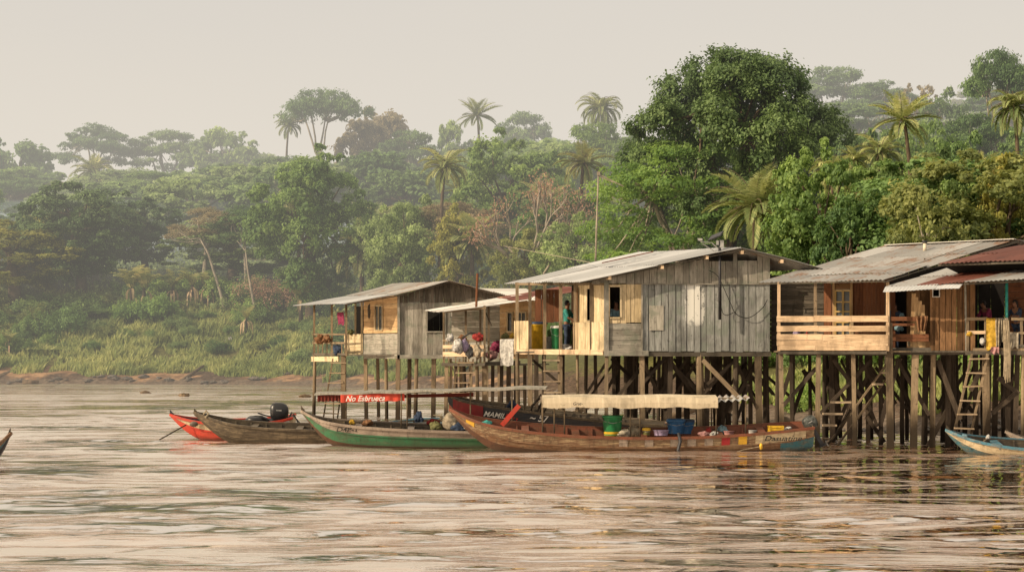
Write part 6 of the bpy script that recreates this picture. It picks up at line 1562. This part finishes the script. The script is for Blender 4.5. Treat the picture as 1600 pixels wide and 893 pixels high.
# red and white boat
e1,I1=boat('long_boat',66.3,[(266,647,649,.02),(282,652,664,.25),(300,656,676,.45),(320,659,684,.62),(345,661,686,.8),(380,661,687,.95),(420,659,687,.95),(448,655,685,.8),(460,651,680,.65)],1.5,['b_red','b_red','b_cream','b_navy','b_red'],'small red and white motor boat with its bow pointing left',roll=5,seats=(330,380),band=.45,trim='b_red')
patch_i(e1,I1,412,455,3,4,'b_white'); p=side_pt(I1,424,.08,.10); text_part('BA',.23,'dark_txt',e1,p,rot=(math.radians(86),0,math.radians(3)))
motor(None,at(436,655,66.2),1.15,'black',yaw=.1,tilt=.05)
mb=MB(); mb.tube([at(291,663,65.8),at(249,686.5,65.6)],.022,6); o=mb.build('mooring_pole',M['w_post']); tag(o,'thin pole slanting from the bow of the red and white boat into the water','pole')
mb=MB(); 
for k in range(2): mb.tube([at(449,655,66),at(456,643+k*3,66),at(460-k*2,648,66),at(466+k*3,661,66)],.018,5)
o=mb.build('fuel_hose',M['cable']); tag(o,'loose black hose behind the black outboard motor','hose')
mb=MB(); mb.blob((0,0,0),.42,.3,.14,3,12,.2); o=mb.build('dark_cover',M['black'],smooth=True); o.location=at(400,656,66.3); tag(o,'dark cover lying in the red and white boat','cover')
mb=MB(); mb.blob((0,0,0),.14,.05,.09,3,10,.1); o=mb.build('bow_ornament',M['b_greywood'],smooth=True); o.location=at(303,662,65.7); tag(o,'small grey rope coil on the bow side of the red and white boat','rope')

# big dark boat with maroon bow
e5,I5=boat('long_boat',62.7,[(700,616,626,.03),(706,621,645,.22),(725,626,664,.45),(760,632,672,.7),(800,638,676,.9),(850,645,678,1),(920,654,682,1),(1000,662,686,.9),(1040,664,686,.7)],1.7,['b_navy','b_navy','b_navy','b_dark','b_dark2'],'large dark boat with maroon bow and white lettering moored behind the long brown boat',roll=4,seats=(800,860,930))
patch_i(e5,I5,704,757,0,4,'b_maroon','bow_panel',.02)
p=side_pt(I5,756,.12,.13); text_part('MAMILA-',.23,'white_txt',e5,p+Vector((0,0,.0)),rot=(math.radians(88),math.radians(6),math.radians(-9)),shear=.35,sx=1.0)
p=side_pt(I5,825,.2,.05); text_part('~ 57',.30,'white_txt',e5,p+Vector((0,0,.02)),rot=(math.radians(88),math.radians(6),math.radians(-3)),shear=.2)
p=side_pt(I5,786,.1,.05); text_part('MW',.26,'p_red',e5,p,rot=(math.radians(88),math.radians(6),math.radians(-3)),shear=.4)
bundle(800,638,62.9,.22,.22,'c_dkblue','black bundle on the large dark boat',seed=71); 
random.seed(12); mb=MB()
for k in range(6): mb.tube([at(826+k*4,652,62.8),at(832+k*5+random.uniform(-6,6),634+random.uniform(-4,4),62.8),at(842+k*4+random.uniform(-6,8),618+random.uniform(-4,6),62.9)],.03,5)
o=mb.build('crooked_sticks',M['w_postd']); tag(o,'tangle of crooked dark sticks standing in the large dark boat','sticks')
# wooden boat behind (gunwale only) and blue boat behind the green one
e6,I6=boat('long_boat',65.3,[(860,669,673,.1),(880,664,678,.5),(920,660,680,.9),(960,658,680,1),(1010,660,680,.9),(1050,663,676,.3)],1.2,['b_dark','b_greywood','b_greywood','b_in','b_greywood'],'grey wooden boat mostly hidden behind the green tub',roll=5,seats=(900,))
e7,I7=boat('long_boat',66.8,[(585,664,668,.1),(610,662,676,.5),(650,660,682,.9),(700,659,683,1),(745,655,680,.8),(765,650,668,.4)],1.3,['b_maroon','b_greywood','b_sky','b_dark','b_sky'],'pale blue-railed boat half hidden behind the green boat',roll=5,seats=(640,))
bundle(654,659,66.6,.2,.3,'c_dkblue','dark bundle on the pale blue-railed boat',seed=72); 
# right-hand boats
e8,I8=boat('long_boat',57.0,[(1477,671,674,.03),(1492,678,690,.25),(1510,685,703,.45),(1530,690,714,.65),(1570,697,718,.9),(1620,701,720,1),(1720,702,720,1),(1830,697,716,.8)],1.5,['b_blue','b_blue','b_cream','b_dark','b_sky'],'blue and cream boat with sharp bow at the right edge',roll=9,seats=(1560,),band=.5,trim='b_cream')
e9,I9=boat('long_boat',58.6,[(1571,674,678,.04),(1585,681,694,.3),(1605,688,704,.6),(1640,693,710,.9),(1700,695,712,1),(1800,690,708,.8)],1.3,['b_dark','b_greywood','b_greywood','b_dark','b_greywood'],'bare grey wooden bow behind the blue and cream boat',roll=6)
bundle(1544,685,57.2,.1,.1,'c_white','white rag tied on a stick in the blue and cream boat',seed=73,name='rag',cat='rag')
mb=MB(); mb.tube([at(1517,702,56.6),at(1541,686,57.2)],.015,5); o=mb.build('thin_stick',M['w_bright']); tag(o,'thin stick carrying a white rag over the blue and cream boat','stick')
bundle(1506,684,57.2,.16,.10,'c_lightblue','pale bundle in the bow of the blue and cream boat',seed=74)
e10,I10=boat('long_boat',54.5,[(18,676,678,.04),(8,690,700,.3),(-6,698,716,.6),(-40,706,724,.9),(-120,710,728,1),(-260,706,726,.9)][::-1],1.4,['b_navy','b_blue','b_brown2','b_dark','b_brown'],'tip of a brown and blue boat entering at the left edge',roll=6)

# ================================================================= bank: rocks, driftwood, shed, debris
random.seed(44); rk=[]
for v in range(4):
    mb=MB(); mb.blob((0,0,0),1,.8,.5,v*7+3,10,.3); M.setdefault('rock',plain('river_rock',(.16,.14,.12),.85,.4,sc=4)); o=mb.build('rock',M['rock']); rk.append(o.data); bpy.data.objects.remove(o)
def on_ground(px,py,Y0,Y1):
    """march the sight line until it meets the ground"""
    Y=Y0
    while Y<Y1:
        x=(px-CX)*Y/F; z=H-(py-HY)*Y/F
        if hz(x,Y)>=z: return Vector((x,Y,hz(x,Y)))
        Y+=.25
    return None
for i in range(95):
    if i<50: px=random.uniform(5,600); X_=lambda Y:(px-CX)*Y/F; Y=178
    else: px=random.uniform(780,1600); Y=60
    k=0
    while k<400:
        X=(px-CX)*Y/F; d=float(dist_shore(np.array([X]),np.array([Y]))[0])
        if d>random.uniform(-.2,2.6): break
        Y+=.3; k+=1
    s=random.uniform(.18,.55)*(1 if i<50 else .6); o=bpy.data.objects.new('rock',random.choice(rk)); COL.objects.link(o); o.location=(X,Y,max(hz(X,Y),0)+s*.12); o.scale=(s,s,s*.8); o.rotation_euler=(0,0,random.random()*6)
    tag(o,'dark rock at the foot of the grassy left bank' if i<50 else 'dark rock on the mud behind the stilts','rock','rocks along the left waterline' if i<50 else 'rocks on the mud behind the stilts')
def log(pts,r,label,name='driftwood_log'):
    P=[at(*p) for p in pts]; b=P[0].copy(); mb=MB(); mb.tube([p-b for p in P],[r*(1-.5*i/(len(P)-1)) for i in range(len(P))],7); o=mb.build(name,M['deadwood'],smooth=True); o.location=b; tag(o,label,'log')
log([(268,604,180),(290,590,181),(318,571,184)],.22,'long grey driftwood log slanting up the left bank')
log([(384,606,177),(405,598,178),(428,594,179)],.16,'forked driftwood lying at the waterline below the left house')
log([(411,605,177),(415,588,178)],.12,'short upright driftwood stump at the waterline')
log([(-6,592,184),(15,582,186),(34,575,187)],.35,'thick dark log at the left end of the bank')
log([(36,597,182),(60,596,182)],.3,'low dark log at the waterline near the left edge')
log([(236,490,197),(262,505,196),(248,525,194)],.10,'thin fallen branch in the grass below the banana row')
log([(880,655,80),(930,628,84),(990,600,90)],.14,'long leaning log behind the stilts of the big grey house')
log([(1035,655,75),(1110,632,78)],.16,'dark log lying on the mud behind the cream awning')
log([(1225,655,71),(1262,672,70)],.14,'small log on the mud right of the big grey house')
for (x,y,w_,Y,mt,lab) in((360,535,18,193,'c_white','white plastic litter in the grass of the left bank'),(288,530,5,193,'c_pink','small pink litter spot in the grass'),(300,538,10,193,'c_dkblue','dark litter bag in the grass of the left bank'),(668,612,10,110,'c_lightblue','pale blue plastic litter on the bank behind the leftmost house')):
    p=on_ground(x,y,Y-14,Y+25) or at(x,y,Y); mb=MB(); r=w_*p.y/F/2; mb.blob((0,0,r*.3),r,r*.7,r*.6,4,10,.4); o=mb.build('litter',M[mt],smooth=True); o.location=p; tag(o,lab,'litter',kind='thing')
for (x,y,s,lab) in((227,614,.22,'small dark snag floating left of the other snags'),(288,619,.28,'pale-tipped snag floating off the left bank'),(476,620,.24,'dark snag floating near the leftmost house'),(1130,0,0,'')):
    if s: 
        Y=H*F/(y-HY); mb=MB(); mb.blob((0,0,.02),s*1.6,s,s*.6,int(x),9,.35); o=mb.build('floating_snag',M['deadwood']); o.location=((x-CX)*Y/F,Y,.02); tag(o,lab,'driftwood')
# white shed at the far left
Wd=Plane(-60,203,22,201); sh=empty('shed',(at(0,500,202).x,202,hz(at(0,500,202).x,202)),'small white shed with zinc roof half hidden by trees at the left edge','shed')
mb=MB(); wall(mb,Wd,0,Wd.L,Wd.z(0,515),Wd.z(0,474),w=1.0,seed=3); mb.build('wall',M['p_white'],sh)
sheet('roof_sheet',[pt(-62,474,201),pt(30,474,199),pt(26,466,206),pt(-62,466,208)],M['r_grey'],sh,wl=.3,amp=.04,seed=2)
